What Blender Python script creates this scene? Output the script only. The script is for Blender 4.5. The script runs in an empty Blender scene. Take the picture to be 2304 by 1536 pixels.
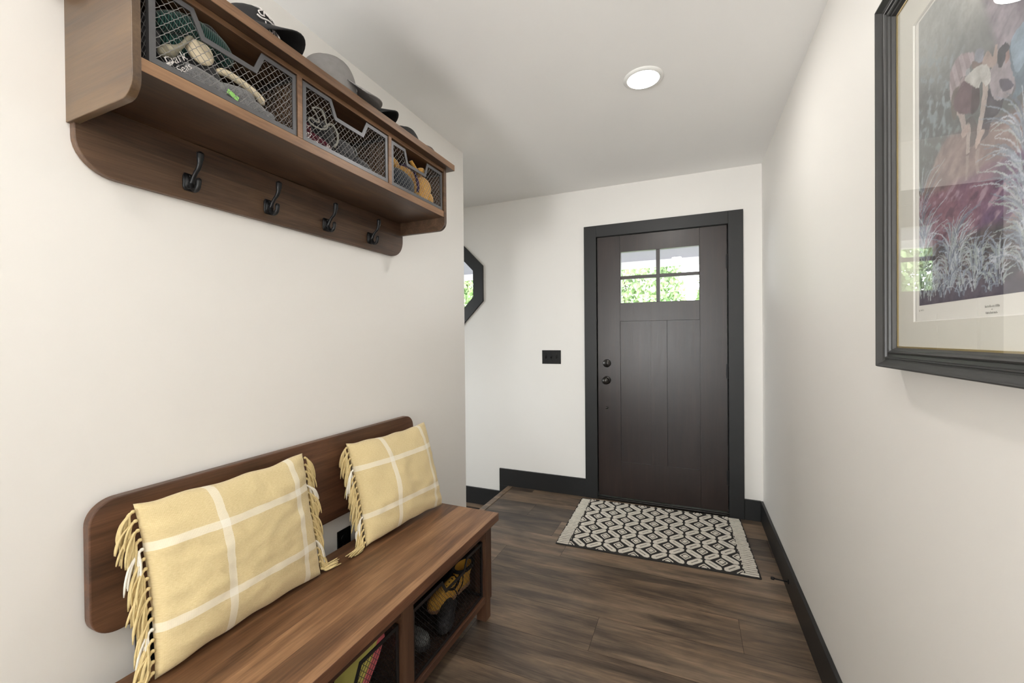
import bpy, bmesh, math, random
from mathutils import Vector, Matrix, noise

random.seed(7)
SC = bpy.context.scene
COL = SC.collection
PI = math.pi

# ------------------------------------------------------------------ room numbers (metres)
YB = 3.3073      # inner face of the wall with the entry door
XR = 0.4485      # inner face of the right wall
XL = -1.3285     # hall face of the left partition
YL = 2.334       # end of the left partition
H = 2.4516       # ceiling
LOW = -0.20      # sunken floor on the left

# ------------------------------------------------------------------ materials
def lin(r, g, b):
    f = lambda c: (c / 255 / 12.92) if c / 255 <= .04045 else ((c / 255 + .055) / 1.055) ** 2.4
    return (f(r), f(g), f(b), 1)

class NT:
    def __init__(s, name):
        s.m = bpy.data.materials.new(name); s.m.use_nodes = True
        s.t = s.m.node_tree; s.n = s.t.nodes; s.b = s.n['Principled BSDF']; s.out = s.n['Material Output']
    def new(s, typ, **kw):
        n = s.n.new(typ)
        for k, v in kw.items():
            if k in n.inputs: n.inputs[k].default_value = v
            else: setattr(n, k, v)
        return n
    def link(s, a, b): s.t.links.new(a, b)
    def val(s, sock, v):
        if hasattr(v, 'is_output'): s.link(v, sock)
        else: sock.default_value = v
    def math(s, op, a, b=None, c=None):
        n = s.n.new('ShaderNodeMath'); n.operation = op
        s.val(n.inputs[0], a)
        if b is not None: s.val(n.inputs[1], b)
        if c is not None: s.val(n.inputs[2], c)
        return n.outputs[0]
    def mix(s, f, a, b, mode='MIX'):
        n = s.n.new('ShaderNodeMix'); n.data_type = 'RGBA'; n.blend_type = mode
        s.val(n.inputs[0], f); s.val(n.inputs[6], a); s.val(n.inputs[7], b)
        return n.outputs[2]
    def ramp(s, f, stops):
        n = s.n.new('ShaderNodeValToRGB'); e = n.color_ramp.elements
        while len(e) < len(stops): e.new(.5)
        for el, (p, c) in zip(e, stops): el.position = p; el.color = c
        s.link(f, n.inputs[0]); return n.outputs[0]
    def noise(s, vec, scale=1, detail=4, rough=.5, dist=0):
        n = s.new('ShaderNodeTexNoise', Scale=scale, Detail=detail, Roughness=rough, Distortion=dist)
        if vec is not None: s.link(vec, n.inputs['Vector'])
        return n.outputs['Fac']
    def map(s, vec, scale=(1, 1, 1), loc=(0, 0, 0)):
        n = s.n.new('ShaderNodeMapping'); n.inputs['Scale'].default_value = scale; n.inputs['Location'].default_value = loc
        s.link(vec, n.inputs['Vector']); return n.outputs[0]
    def obj(s): return s.n.new('ShaderNodeTexCoord').outputs['Object']
    def bump(s, h, strength=.2, dist=.002):
        n = s.new('ShaderNodeBump', Strength=strength, Distance=dist); s.link(h, n.inputs['Height'])
        s.link(n.outputs[0], s.b.inputs['Normal'])
    def set(s, col=None, rough=None, metal=None, spec=None, coat=None):
        if col is not None: s.val(s.b.inputs['Base Color'], col)
        if rough is not None: s.val(s.b.inputs['Roughness'], rough)
        if metal is not None: s.b.inputs['Metallic'].default_value = metal
        if spec is not None: s.b.inputs['Specular IOR Level'].default_value = spec
        if coat is not None: s.b.inputs['Coat Weight'].default_value = coat; s.b.inputs['Coat Roughness'].default_value = .25
        return s.m

def plain(name, col, rough=.6, metal=0, spec=.5, var=.06, scale=30, bump=0, bscale=200, bdist=.001):
    t = NT(name); o = t.obj()
    f = t.noise(o, scale, 3)
    k = t.math('MULTIPLY_ADD', f, var * 2, 1 - var)
    c = t.mix(1.0, col, (1, 1, 1, 1), 'MULTIPLY')
    n = t.n.new('ShaderNodeVectorMath'); n.operation = 'SCALE'; n.inputs[0].default_value = col[:3]; t.link(k, n.inputs['Scale'])
    t.set(n.outputs[0], rough, metal, spec)
    if bump: t.bump(t.noise(o, bscale, 3), bump, bdist)
    return t.m

def wood(name, dark, mid, light, axis='Y', rough=.45, strip=.085, stripaxis='X', scale=1.0, spec=.5, patch=.5):
    t = NT(name); o = t.obj()
    ax = {'X': 0, 'Y': 1, 'Z': 2}[axis]
    def st(a, b):
        v = [a, a, a]; v[ax] = b; return tuple(x * scale for x in v)
    sep = t.n.new('ShaderNodeSeparateXYZ'); t.link(o, sep.inputs[0])
    sid = t.math('FLOOR', t.math('DIVIDE', sep.outputs[stripaxis], strip))
    wn = t.new('ShaderNodeTexWhiteNoise', noise_dimensions='1D'); t.link(sid, wn.inputs['W'])
    comb = t.n.new('ShaderNodeCombineXYZ')
    for i in range(3): t.link(t.math('MULTIPLY', wn.outputs['Value'], 7.3 if i == ax else 1.7), comb.inputs[i])
    add = t.n.new('ShaderNodeVectorMath'); add.operation = 'ADD'; t.link(o, add.inputs[0]); t.link(comb.outputs[0], add.inputs[1])
    v = add.outputs[0]
    g1 = t.noise(t.map(v, st(14, 1.3)), 1, 6, .6, 1.2)
    g2 = t.noise(t.map(v, st(190, 7)), 1, 4, .65, .2)
    g3 = t.noise(t.map(v, st(4, 1.6)), 1, 3, .5, 2.0)
    f = t.math('ADD', t.math('MULTIPLY', g1, .56), t.math('ADD', t.math('MULTIPLY', g2, .30), t.math('MULTIPLY', g3, .26)))
    f = t.math('ADD', f, t.math('MULTIPLY', t.math('SUBTRACT', wn.outputs['Value'], .5), .16))
    c = t.ramp(f, [(.36, dark), (.54, mid), (.72, light)])
    kn = t.noise(t.map(o, st(7, 3.2)), 1, 2, .4, .8)
    kf = t.ramp(kn, [(.66, (0, 0, 0, 1)), (.80, (1, 1, 1, 1))])
    c = t.mix(t.math('MULTIPLY', kf, patch), c, dark)
    t.set(c, t.math('MULTIPLY_ADD', g1, .22, rough - .11), 0, spec)
    t.bump(g2, .12, .001)
    return t.m

M = {}
def build_materials():
    M['wall'] = plain('wall_paint', (.83, .81, .775, 1), .55, var=.012, scale=3, bump=.05, bscale=260, bdist=.001)
    M['ceiling'] = plain('ceiling_paint', (.90, .895, .88, 1), .8, var=.015, scale=4, bump=.12, bscale=180, bdist=.001)
    M['trim'] = plain('charcoal_trim_paint', (.0105, .0108, .011, 1), .45, var=.1, scale=8)
    M['black'] = plain('black_plastic', (.004, .004, .004, 1), .4, spec=.35)
    M['iron'] = plain('black_iron', (.0045, .0045, .005, 1), .45, spec=.4, var=.2, scale=80, bump=.15, bscale=300)
    M['bronze'] = plain('dark_bronze', (.05, .047, .044, 1), .28, .9)
    M['shelfwood'] = wood('shelf_wood', lin(44, 32, 23), lin(78, 57, 41), lin(110, 83, 60), 'Y', .42, .095, 'Z')
    M['shelfend'] = wood('shelf_end_wood', lin(54, 39, 26), lin(82, 62, 42), lin(102, 80, 56), 'X', .36, .30, 'Z', 1.0, .7, .3)
    M['shelflit'] = wood('shelf_lit_wood', lin(92, 66, 45), lin(126, 94, 68), lin(152, 118, 88), 'Y', .4, .3, 'Z')  # shelf wood made lighter, carries the light on the front edges
    M['benchwood'] = wood('bench_wood', lin(72, 47, 31), lin(118, 84, 58), lin(160, 121, 87), 'Y', .42, .09, 'X')
    M['benchdark'] = wood('bench_dark_wood', lin(44, 27, 19), lin(74, 48, 34), lin(104, 70, 48), 'Y', .42, .2, 'Z')
    M['benchleg'] = wood('bench_leg_wood', lin(48, 31, 22), lin(78, 53, 38), lin(108, 77, 56), 'Z', .42, .2, 'X')
    M['basket'] = plain('gunmetal_basket', (.125, .125, .13, 1), .38, .55, var=.1, scale=60)
    M['wire'] = plain('gunmetal_wire', (.22, .215, .21, 1), .5, .1, var=.1, scale=60)
    M['bbasket'] = plain('black_basket_metal', (.013, .013, .0135, 1), .4, .2, var=.1)
    M['mould'] = plain('charcoal_picture_moulding', (.032, .032, .031, 1), .42, var=.12, scale=20, spec=.55)
    M['gold'] = plain('gilt_fillet', (.55, .44, .22, 1), .35, .8, var=.1)
    M['mat'] = plain('cream_mat_board', (.78, .77, .70, 1), .85, var=.01)
    M['matcore'] = plain('white_mat_core', (.88, .87, .82, 1), .85, var=.01)
    M['ink'] = plain('grey_ink', (.33, .33, .30, 1), .8)
    M['lens'] = None
    t = NT('lamp_lens'); t.b.inputs['Emission Color'].default_value = (1, .96, .9, 1); t.b.inputs['Emission Strength'].default_value = 18
    M['lens'] = t.set((.9, .9, .9, 1), .5)
    M['white'] = plain('white_enamel', (.82, .82, .80, 1), .4, var=.01)
    M['fabric'] = None
    M['leaf'] = None
    # glass that lets light through
    t = NT('clear_glass'); tr = t.n.new('ShaderNodeBsdfTransparent'); gl = t.n.new('ShaderNodeBsdfGlossy'); gl.inputs['Roughness'].default_value = .0
    ge = t.n.new('ShaderNodeNewGeometry'); dt = t.n.new('ShaderNodeVectorMath'); dt.operation = 'DOT_PRODUCT'
    t.link(ge.outputs['Incoming'], dt.inputs[0]); t.link(ge.outputs['Normal'], dt.inputs[1])
    fr = t.math('MULTIPLY_ADD', t.math('POWER', t.math('SUBTRACT', 1.0, t.math('ABSOLUTE', dt.outputs['Value'])), 5.0), .957, .043)
    mx = t.n.new('ShaderNodeMixShader')
    t.link(fr, mx.inputs[0]); t.link(tr.outputs[0], mx.inputs[1]); t.link(gl.outputs[0], mx.inputs[2]); t.link(mx.outputs[0], t.out.inputs[0])
    M['glass'] = t.m
    # door: espresso stain
    t = NT('espresso_door'); o = t.obj()
    g = t.noise(t.map(o, (26, 26, 1.4)), 1, 6, .65, .6); g2 = t.noise(t.map(o, (170, 170, 8)), 1, 4, .6)
    c = t.ramp(t.math('ADD', t.math('MULTIPLY', g, .7), t.math('MULTIPLY', g2, .3)), [(.3, lin(22, 13, 11)), (.55, lin(36, 23, 19)), (.8, lin(54, 38, 32))])
    t.set(c, t.math('MULTIPLY_ADD', g2, .15, .26), 0, .6); t.bump(g2, .15, .001); M['door'] = t.m
    # vinyl planks: the attribute carries one random pair per plank
    t = NT('vinyl_plank'); o = t.obj()
    a = t.n.new('ShaderNodeAttribute'); a.attribute_name = 'plank'
    sp = t.n.new('ShaderNodeSeparateColor'); t.link(a.outputs['Color'], sp.inputs[0])
    comb = t.n.new('ShaderNodeCombineXYZ')
    t.link(t.math('MULTIPLY', sp.outputs[0], 31), comb.inputs[0]); t.link(t.math('MULTIPLY', sp.outputs[1], 17), comb.inputs[1]); t.link(t.math('MULTIPLY', sp.outputs[0], 9), comb.inputs[2])
    add = t.n.new('ShaderNodeVectorMath'); add.operation = 'ADD'; t.link(o, add.inputs[0]); t.link(comb.outputs[0], add.inputs[1]); v = add.outputs[0]
    g1 = t.noise(t.map(v, (1.5, 11, 1)), 1, 5, .55, 1.0)
    g2 = t.noise(t.map(v, (7, 120, 1)), 1, 5, .65, .3)
    g3 = t.noise(t.map(v, (2.6, 4.5, 1)), 1, 4, .6, 1.6)
    f = t.math('ADD', t.math('MULTIPLY', g1, .56), t.math('ADD', t.math('MULTIPLY', g2, .34), t.math('MULTIPLY', g3, .20)))
    f = t.math('ADD', f, t.math('MULTIPLY', t.math('SUBTRACT', sp.outputs[1], .5), .17))
    c = t.ramp(f, [(.37, lin(50, 43, 39)), (.49, lin(80, 69, 59)), (.60, lin(110, 95, 80)), (.74, lin(146, 126, 105))])
    tint = t.ramp(t.noise(t.map(v, (1.1, 6, 1), (5, 3, 0)), 1, 3), [(.4, (1.0, .98, .97, 1)), (.62, (1.06, .97, .88, 1))])
    c = t.mix(.8, c, tint, 'MULTIPLY')
    t.set(c, t.math('MULTIPLY_ADD', g2, .18, .33), 0, .45); t.bump(g2, .12, .0008); M['floor'] = t.m
    M['gap'] = plain('plank_gap', (.014, .012, .010, 1), .8)
    # rug
    M['rugdark'] = plain('charcoal_rug_base', lin(42, 39, 37), .95, var=.25, scale=400, bump=.6, bscale=500)
    M['rugwhite'] = plain('cream_rug_pile', lin(224, 217, 205), .95, var=.12, scale=260, bump=.7, bscale=420, bdist=.002)
    # plaid cushion, stripes from the UV map
    t = NT('mustard_plaid'); uv = t.n.new('ShaderNodeUVMap'); s = t.n.new('ShaderNodeSeparateXYZ'); t.link(uv.outputs[0], s.inputs[0])
    wv = t.noise(t.map(uv.outputs[0], (9, 9, 1)), 1, 2)
    def band(sock, cs, w):
        out = None
        for c0 in cs:
            d = t.math('ABSOLUTE', t.math('SUBTRACT', t.math('ADD', sock, t.math('MULTIPLY', t.math('SUBTRACT', wv, .5), .012)), c0))
            b = t.math('LESS_THAN', d, w); out = b if out is None else t.math('MAXIMUM', out, b)
        return out
    bu = band(s.outputs[0], (.335, .855), .023); bv = band(s.outputs[1], (.27, .735), .026)
    wx = t.math('MULTIPLY_ADD', t.math('SINE', t.math('MULTIPLY', s.outputs[0], 900)), .5, .5)
    wy = t.math('MULTIPLY_ADD', t.math('SINE', t.math('MULTIPLY', s.outputs[1], 900)), .5, .5)
    fab = t.noise(t.map(uv.outputs[0], (60, 240, 1)), 1, 4, .7)
    base = t.ramp(fab, [(.3, lin(204, 183, 134)), (.7, lin(226, 208, 164))])
    stripe = t.math('MINIMUM', t.math('MULTIPLY', t.math('ADD', bu, bv), .62), .98)
    c = t.mix(stripe, base, lin(240, 234, 218))
    t.set(c, .9, 0, .2); t.b.inputs['Sheen Weight'].default_value = .2
    t.bump(t.math('ADD', t.math('MULTIPLY', wx, wy), fab), .25, .0015); M['plaid'] = t.m
    M['fringe'] = plain('mustard_cotton_fringe', lin(212, 192, 142), .9, var=.15, scale=150, spec=.2)
    M['fringewhite'] = plain('white_cotton_fringe', lin(238, 234, 222), .9, var=.08, scale=150, spec=.2)
    def knit(name, c1, c2, scale=140, axis='Y', rib=.15):
        t = NT(name); o = t.obj(); w = t.new('ShaderNodeTexWave', Scale=scale, Distortion=3.0, Detail=2.0); w.bands_direction = axis
        t.link(o, w.inputs['Vector']); n = t.noise(o, 420, 3, .7); n2 = t.noise(o, 45, 3)
        f = t.math('ADD', t.math('MULTIPLY', n, .62 - rib * .5), t.math('ADD', t.math('MULTIPLY', w.outputs['Fac'], rib), t.math('MULTIPLY', n2, .38 - rib * .5)))
        t.set(t.ramp(f, [(.34, c1), (.66, c2)]), .95, 0, .12); t.b.inputs['Sheen Weight'].default_value = .3
        t.bump(f, .6, .003); return t.m
    M['greenknit'] = knit('green_rib_knit', lin(10, 32, 30), lin(36, 74, 67), 60, 'Y', .5)
    M['greyknit'] = knit('grey_marl_knit', lin(74, 74, 76), lin(150, 150, 152), 90, 'Z')
    M['darkgrey'] = knit('charcoal_knit', lin(30, 30, 33), lin(78, 78, 82), 90, 'X')
    M['blackknit'] = knit('black_fleece', lin(12, 12, 14), lin(40, 40, 44), 70)
    M['navyknit'] = knit('navy_knit', lin(20, 25, 32), lin(52, 60, 70), 90, 'Z')
    M['speckle'] = plain('black_white_speckle_knit', lin(60, 60, 64), .95, var=.8, scale=130)
    M['cream'] = plain('cream_fleece', lin(226, 212, 184), .95, var=.14, scale=90, bump=.7, bscale=160, bdist=.003)
    M['khaki'] = plain('grey_green_suede', lin(142, 136, 118), .85, var=.14, scale=90)
    M['lime'] = plain('lime_tag', lin(150, 214, 112), .6)
    t = NT('maroon_white_knit'); o = t.obj(); v = t.new('ShaderNodeTexVoronoi', Scale=230.0); t.link(o, v.inputs['Vector'])
    n = t.noise(o, 34, 2); f = t.math('MULTIPLY', t.math('LESS_THAN', v.outputs['Distance'], .42), t.math('GREATER_THAN', n, .5))
    t.set(t.mix(f, lin(76, 28, 40), lin(232, 226, 224)), .95, 0, .2); t.bump(v.outputs['Distance'], .6, .003); M['maroon'] = t.m
    M['cord'] = plain('grey_rope_cord', lin(150, 148, 140), .9, var=.35, scale=300)
    M['yellowknit'] = knit('golden_yellow_cloth', lin(172, 124, 52), lin(222, 174, 92), 60, 'Y', .05)
    M['purple'] = plain('purple_cloth', lin(52, 30, 66), .9, var=.2)
    M['capblack'] = plain('black_twill', lin(30, 30, 32), .8, var=.12, scale=300, bump=.3, bscale=600)
    M['capcoal'] = plain('charcoal_twill', lin(46, 46, 46), .85, var=.12, scale=200)
    M['capgrey'] = plain('washed_grey_twill', lin(128, 125, 124), .85, var=.14, scale=60, bump=.4, bscale=500)
    M['captaupe'] = plain('taupe_twill', lin(88, 78, 76), .85, var=.14, scale=60)
    M['stitch'] = plain('white_embroidery', lin(232, 228, 226), .8)
    M['bootyellow'] = plain('yellow_nubuck', lin(198, 150, 62), .8, var=.12, scale=60, bump=.2, bscale=300)
    M['boottan'] = plain('tan_boot_sole', lin(150, 116, 88), .8)
    M['lace'] = plain('black_lace', lin(18, 17, 18), .8)
    M['shoedark'] = plain('dark_grey_mesh_shoe', lin(44, 43, 46), .8, var=.2, scale=120)
    M['shoegrey'] = plain('grey_rubber', lin(86, 88, 88), .5)
    M['limeshoe'] = plain('yellow_green_foam', lin(214, 204, 110), .7, var=.06)
    M['pink'] = plain('pink_foam', lin(226, 116, 124), .7, var=.06)
    M['navyshoe'] = plain('navy_suede', lin(40, 46, 64), .8, var=.1)
    M['cellar'] = plain('bench_base_board', lin(64, 44, 36), .7, var=.2, scale=12)
    M['porch'] = plain('porch_ceiling_paint', lin(140, 140, 152), .8, var=.03)
    M['porchbeam'] = plain('porch_beam_white', lin(235, 235, 235), .8, var=.03)
    M['concrete'] = plain('porch_concrete', lin(170, 165, 158), .9, var=.1, scale=6)
    M['bounce_slab'] = plain('pale_bounce_slab', lin(214, 212, 205), .9, var=.05, scale=3)
    M['lawn'] = plain('gravel_ground', lin(150, 148, 144), .95, var=.3, scale=20)
    t = NT('bright_leaf'); o = t.obj(); f = t.noise(o, 3.0, 4)
    c = t.ramp(f, [(.35, lin(126, 158, 108)), (.55, lin(172, 196, 140)), (.75, lin(206, 220, 176))])
    t.set(c, .6, 0, .3); M['leaf'] = t.m
    M['bark'] = plain('bark', lin(120, 100, 80), .9, var=.3)
    t = NT('painted_print'); a = t.n.new('ShaderNodeAttribute'); a.attribute_name = 'paint'; t.set(a.outputs['Color'], .7, 0, .2); M['print'] = t.m
build_materials()

# ------------------------------------------------------------------ helpers
def thing(name, label, cat, loc, group=None, kind=None):
    o = bpy.data.objects.new(name, None); COL.objects.link(o); o.location = loc; o.empty_display_size = .05
    if label: o['label'] = label
    if cat: o['category'] = cat
    if group: o['group'] = group
    if kind: o['kind'] = kind
    return o

def wloc(o):
    v = Vector((0, 0, 0))
    while o is not None: v += o.location; o = o.parent
    return v

def obj(name, bm, mats, parent=None, smooth=False, label=None, bevel=0, subd=0, recalc=True):
    if not isinstance(mats, (list, tuple)): mats = [mats]
    if recalc: bmesh.ops.recalc_face_normals(bm, faces=bm.faces)
    if parent is not None: bmesh.ops.translate(bm, verts=bm.verts, vec=-wloc(parent))
    me = bpy.data.meshes.new(name)
    if smooth:
        for f in bm.faces: f.smooth = True
    bm.to_mesh(me); bm.free()
    for m in mats: me.materials.append(m)
    o = bpy.data.objects.new(name, me); COL.objects.link(o)
    if parent is not None: o.parent = parent
    if label: o['label'] = label
    if bevel:
        b = o.modifiers.new('edge', 'BEVEL'); b.width = bevel; b.segments = 2; b.limit_method = 'ANGLE'; b.angle_limit = .6
    if subd:
        s = o.modifiers.new('soft', 'SUBSURF'); s.levels = subd; s.render_levels = subd
    return o

def struct(name, bm, mats, parent=None, **k):
    o = obj(name, bm, mats, parent, **k)
    if parent is None: o['kind'] = 'structure'
    return o

def box(bm, a, b, mi=0):
    x0, y0, z0 = [min(p, q) for p, q in zip(a, b)]; x1, y1, z1 = [max(p, q) for p, q in zip(a, b)]
    v = [bm.verts.new(p) for p in ((x0, y0, z0), (x1, y0, z0), (x1, y1, z0), (x0, y1, z0), (x0, y0, z1), (x1, y0, z1), (x1, y1, z1), (x0, y1, z1))]
    for idx in ((0, 3, 2, 1), (4, 5, 6, 7), (0, 1, 5, 4), (1, 2, 6, 5), (2, 3, 7, 6), (3, 0, 4, 7)):
        bm.faces.new([v[i] for i in idx]).material_index = mi
    return v

def BX(*boxes):
    bm = bmesh.new()
    for a, b in boxes: box(bm, a, b)
    return bm

AX = {'x': lambda u, v, w: (w, u, v), 'y': lambda u, v, w: (u, w, v), 'z': lambda u, v, w: (u, v, w)}
def prism(bm, poly, axis, a, b, mi=0):
    """poly in the two other axes (x: y,z / y: x,z / z: x,y), extruded from a to b"""
    f = AX[axis]
    A = [bm.verts.new(f(u, v, a)) for u, v in poly]; B = [bm.verts.new(f(u, v, b)) for u, v in poly]
    n = len(poly); fs = [bm.faces.new(A), bm.faces.new(B[::-1])]
    for i in range(n): fs.append(bm.faces.new([A[i], B[i], B[(i + 1) % n], A[(i + 1) % n]]))
    for q in fs: q.material_index = mi

def ringprism(bm, outer, inner, axis, a, b, mi=0):
    f = AX[axis]; n = len(outer)
    Oa = [bm.verts.new(f(u, v, a)) for u, v in outer]; Ob = [bm.verts.new(f(u, v, b)) for u, v in outer]
    Ia = [bm.verts.new(f(u, v, a)) for u, v in inner]; Ib = [bm.verts.new(f(u, v, b)) for u, v in inner]
    for i in range(n):
        j = (i + 1) % n
        for q in ([Oa[i], Oa[j], Ia[j], Ia[i]], [Ob[i], Ib[i], Ib[j], Ob[j]], [Oa[i], Ob[i], Ob[j], Oa[j]], [Ia[i], Ia[j], Ib[j], Ib[i]]):
            bm.faces.new(q).material_index = mi

def offset_in(poly, d):
    """inward mitre offset of a counter-clockwise polygon"""
    n = len(poly); out = []
    for i in range(n):
        p0, p1, p2 = Vector(poly[i - 1]), Vector(poly[i]), Vector(poly[(i + 1) % n])
        d1 = (p1 - p0).normalized(); d2 = (p2 - p1).normalized()
        n1 = Vector((-d1.y, d1.x)); n2 = Vector((-d2.y, d2.x))
        b = (n1 + n2); b = b / max(1e-6, b.length_squared) * 2
        out.append(tuple(p1 + b * d))
    return out

def rrect(u0, v0, u1, v1, r, n=8, corners=(1, 1, 1, 1)):
    """counter-clockwise rounded rectangle; corners: (u0v0, u1v0, u1v1, u0v1)"""
    pts = []
    for k, (cu, cv, a0) in enumerate(((u0, v0, PI), (u1, v0, 1.5 * PI), (u1, v1, 0), (u0, v1, .5 * PI))):
        rr = r if corners[k] else 0
        if rr == 0: pts.append((cu, cv)); continue
        c = (cu + (rr if cu == u0 else -rr), cv + (rr if cv == v0 else -rr))
        for i in range(n + 1):
            a = a0 + i / n * PI / 2
            pts.append((c[0] + rr * math.cos(a), c[1] + rr * math.sin(a)))
    return pts

def tube(bm, pts, r, n=8, mi=0, caps=True, flat=1.0):
    pts = [Vector(p) for p in pts]; m = len(pts)
    rs = r if isinstance(r, (list, tuple)) else [r] * m
    rings = []; up = None
    for i, p in enumerate(pts):
        d = (pts[min(i + 1, m - 1)] - pts[max(i - 1, 0)]).normalized()
        if up is None:
            up = Vector((0, 0, 1)) if abs(d.z) < .9 else Vector((1, 0, 0))
        s = d.cross(up)
        if s.length < 1e-5: s = d.cross(Vector((0, 1, 0)))
        s.normalize(); up = s.cross(d).normalized()
        rings.append([bm.verts.new(p + (s * math.cos(a) + up * math.sin(a) * flat) * rs[i]) for a in [k / n * 2 * PI for k in range(n)]])
    for i in range(m - 1):
        for k in range(n):
            bm.faces.new([rings[i][k], rings[i][(k + 1) % n], rings[i + 1][(k + 1) % n], rings[i + 1][k]]).material_index = mi
    if caps:
        bm.faces.new(rings[0][::-1]).material_index = mi; bm.faces.new(rings[-1]).material_index = mi

def smoothpath(pts, k=6):
    """Catmull-Rom through the points"""
    P = [Vector(p) for p in pts]; P = [P[0] * 2 - P[1]] + P + [P[-1] * 2 - P[-2]]; out = []
    for i in range(1, len(P) - 2):
        for j in range(k):
            t = j / k; a, b, c, d = P[i - 1:i + 3]
            out.append(.5 * ((2 * b) + (c - a) * t + (2 * a - 5 * b + 4 * c - d) * t * t + (3 * b - a - 3 * c + d) * t ** 3))
    out.append(P[-2]); return out

def lathe(bm, prof, c, axis=(0, 0, 1), n=32, mi=0, capend=True):
    """profile [(radius, height)] turned round axis at c"""
    ax = Vector(axis).normalized(); s = ax.orthogonal().normalized(); t = ax.cross(s); c = Vector(c); rings = []
    for r, h in prof:
        rings.append([bm.verts.new(c + ax * h + (s * math.cos(a) + t * math.sin(a)) * max(r, 1e-5)) for a in [k / n * 2 * PI for k in range(n)]])
    for i in range(len(prof) - 1):
        for k in range(n): bm.faces.new([rings[i][k], rings[i][(k + 1) % n], rings[i + 1][(k + 1) % n], rings[i + 1][k]]).material_index = mi
    if capend:
        bm.faces.new(rings[0][::-1]).material_index = mi; bm.faces.new(rings[-1]).material_index = mi

def blob(bm, c, r, rot=None, n=14, m=20, e=1.0, wob=0, seed=0, mi=0, wscale=14):
    """soft ellipsoid with cloth-like lumps"""
    R = rot or Matrix.Identity(3); c = Vector(c); rows = []
    for i in range(n + 1):
        th = PI * i / n; row = []
        for k in range(m):
            ph = 2 * PI * k / m
            f = lambda q: math.copysign(abs(q) ** e, q)
            v = Vector((f(math.sin(th)) * f(math.cos(ph)) * r[0], f(math.sin(th)) * f(math.sin(ph)) * r[1], f(math.cos(th)) * r[2]))
            if wob: v *= 1 + wob * noise.noise((v * wscale) + Vector((seed, seed * 1.7, 0)))
            row.append(bm.verts.new(c + R @ v))
        rows.append(row)
    for i in range(n):
        for k in range(m):
            bm.faces.new([rows[i][k], rows[i + 1][k], rows[i + 1][(k + 1) % m], rows[i][(k + 1) % m]]).material_index = mi
    bmesh.ops.remove_doubles(bm, verts=[v for v in rows[0] + rows[-1]], dist=1e-6)

def rotm(x=0, y=0, z=0):
    return (Matrix.Rotation(math.radians(z), 3, 'Z') @ Matrix.Rotation(math.radians(y), 3, 'Y') @ Matrix.Rotation(math.radians(x), 3, 'X'))

def text_polys(body, size):
    """vertices and triangles of a line of lettering, centred on the origin"""
    cu = bpy.data.curves.new('letters', 'FONT'); cu.body = body; cu.size = size; cu.align_x = 'CENTER'; cu.align_y = 'CENTER'
    ob = bpy.data.objects.new('letters', cu); me = bpy.data.meshes.new_from_object(ob)
    vs = [v.co.copy() for v in me.vertices]; fs = [tuple(p.vertices) for p in me.polygons]
    bpy.data.objects.remove(ob); bpy.data.curves.remove(cu); bpy.data.meshes.remove(me)
    return vs, fs
def text_on(bm, body, size, o, ux, uy, mi=0):
    vs, fs = text_polys(body, size); o = Vector(o); ux = Vector(ux); uy = Vector(uy)
    V = [bm.verts.new(o + ux * v.x + uy * v.y) for v in vs]
    for f in fs:
        try: bm.faces.new([V[i] for i in f]).material_index = mi
        except ValueError: pass

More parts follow.
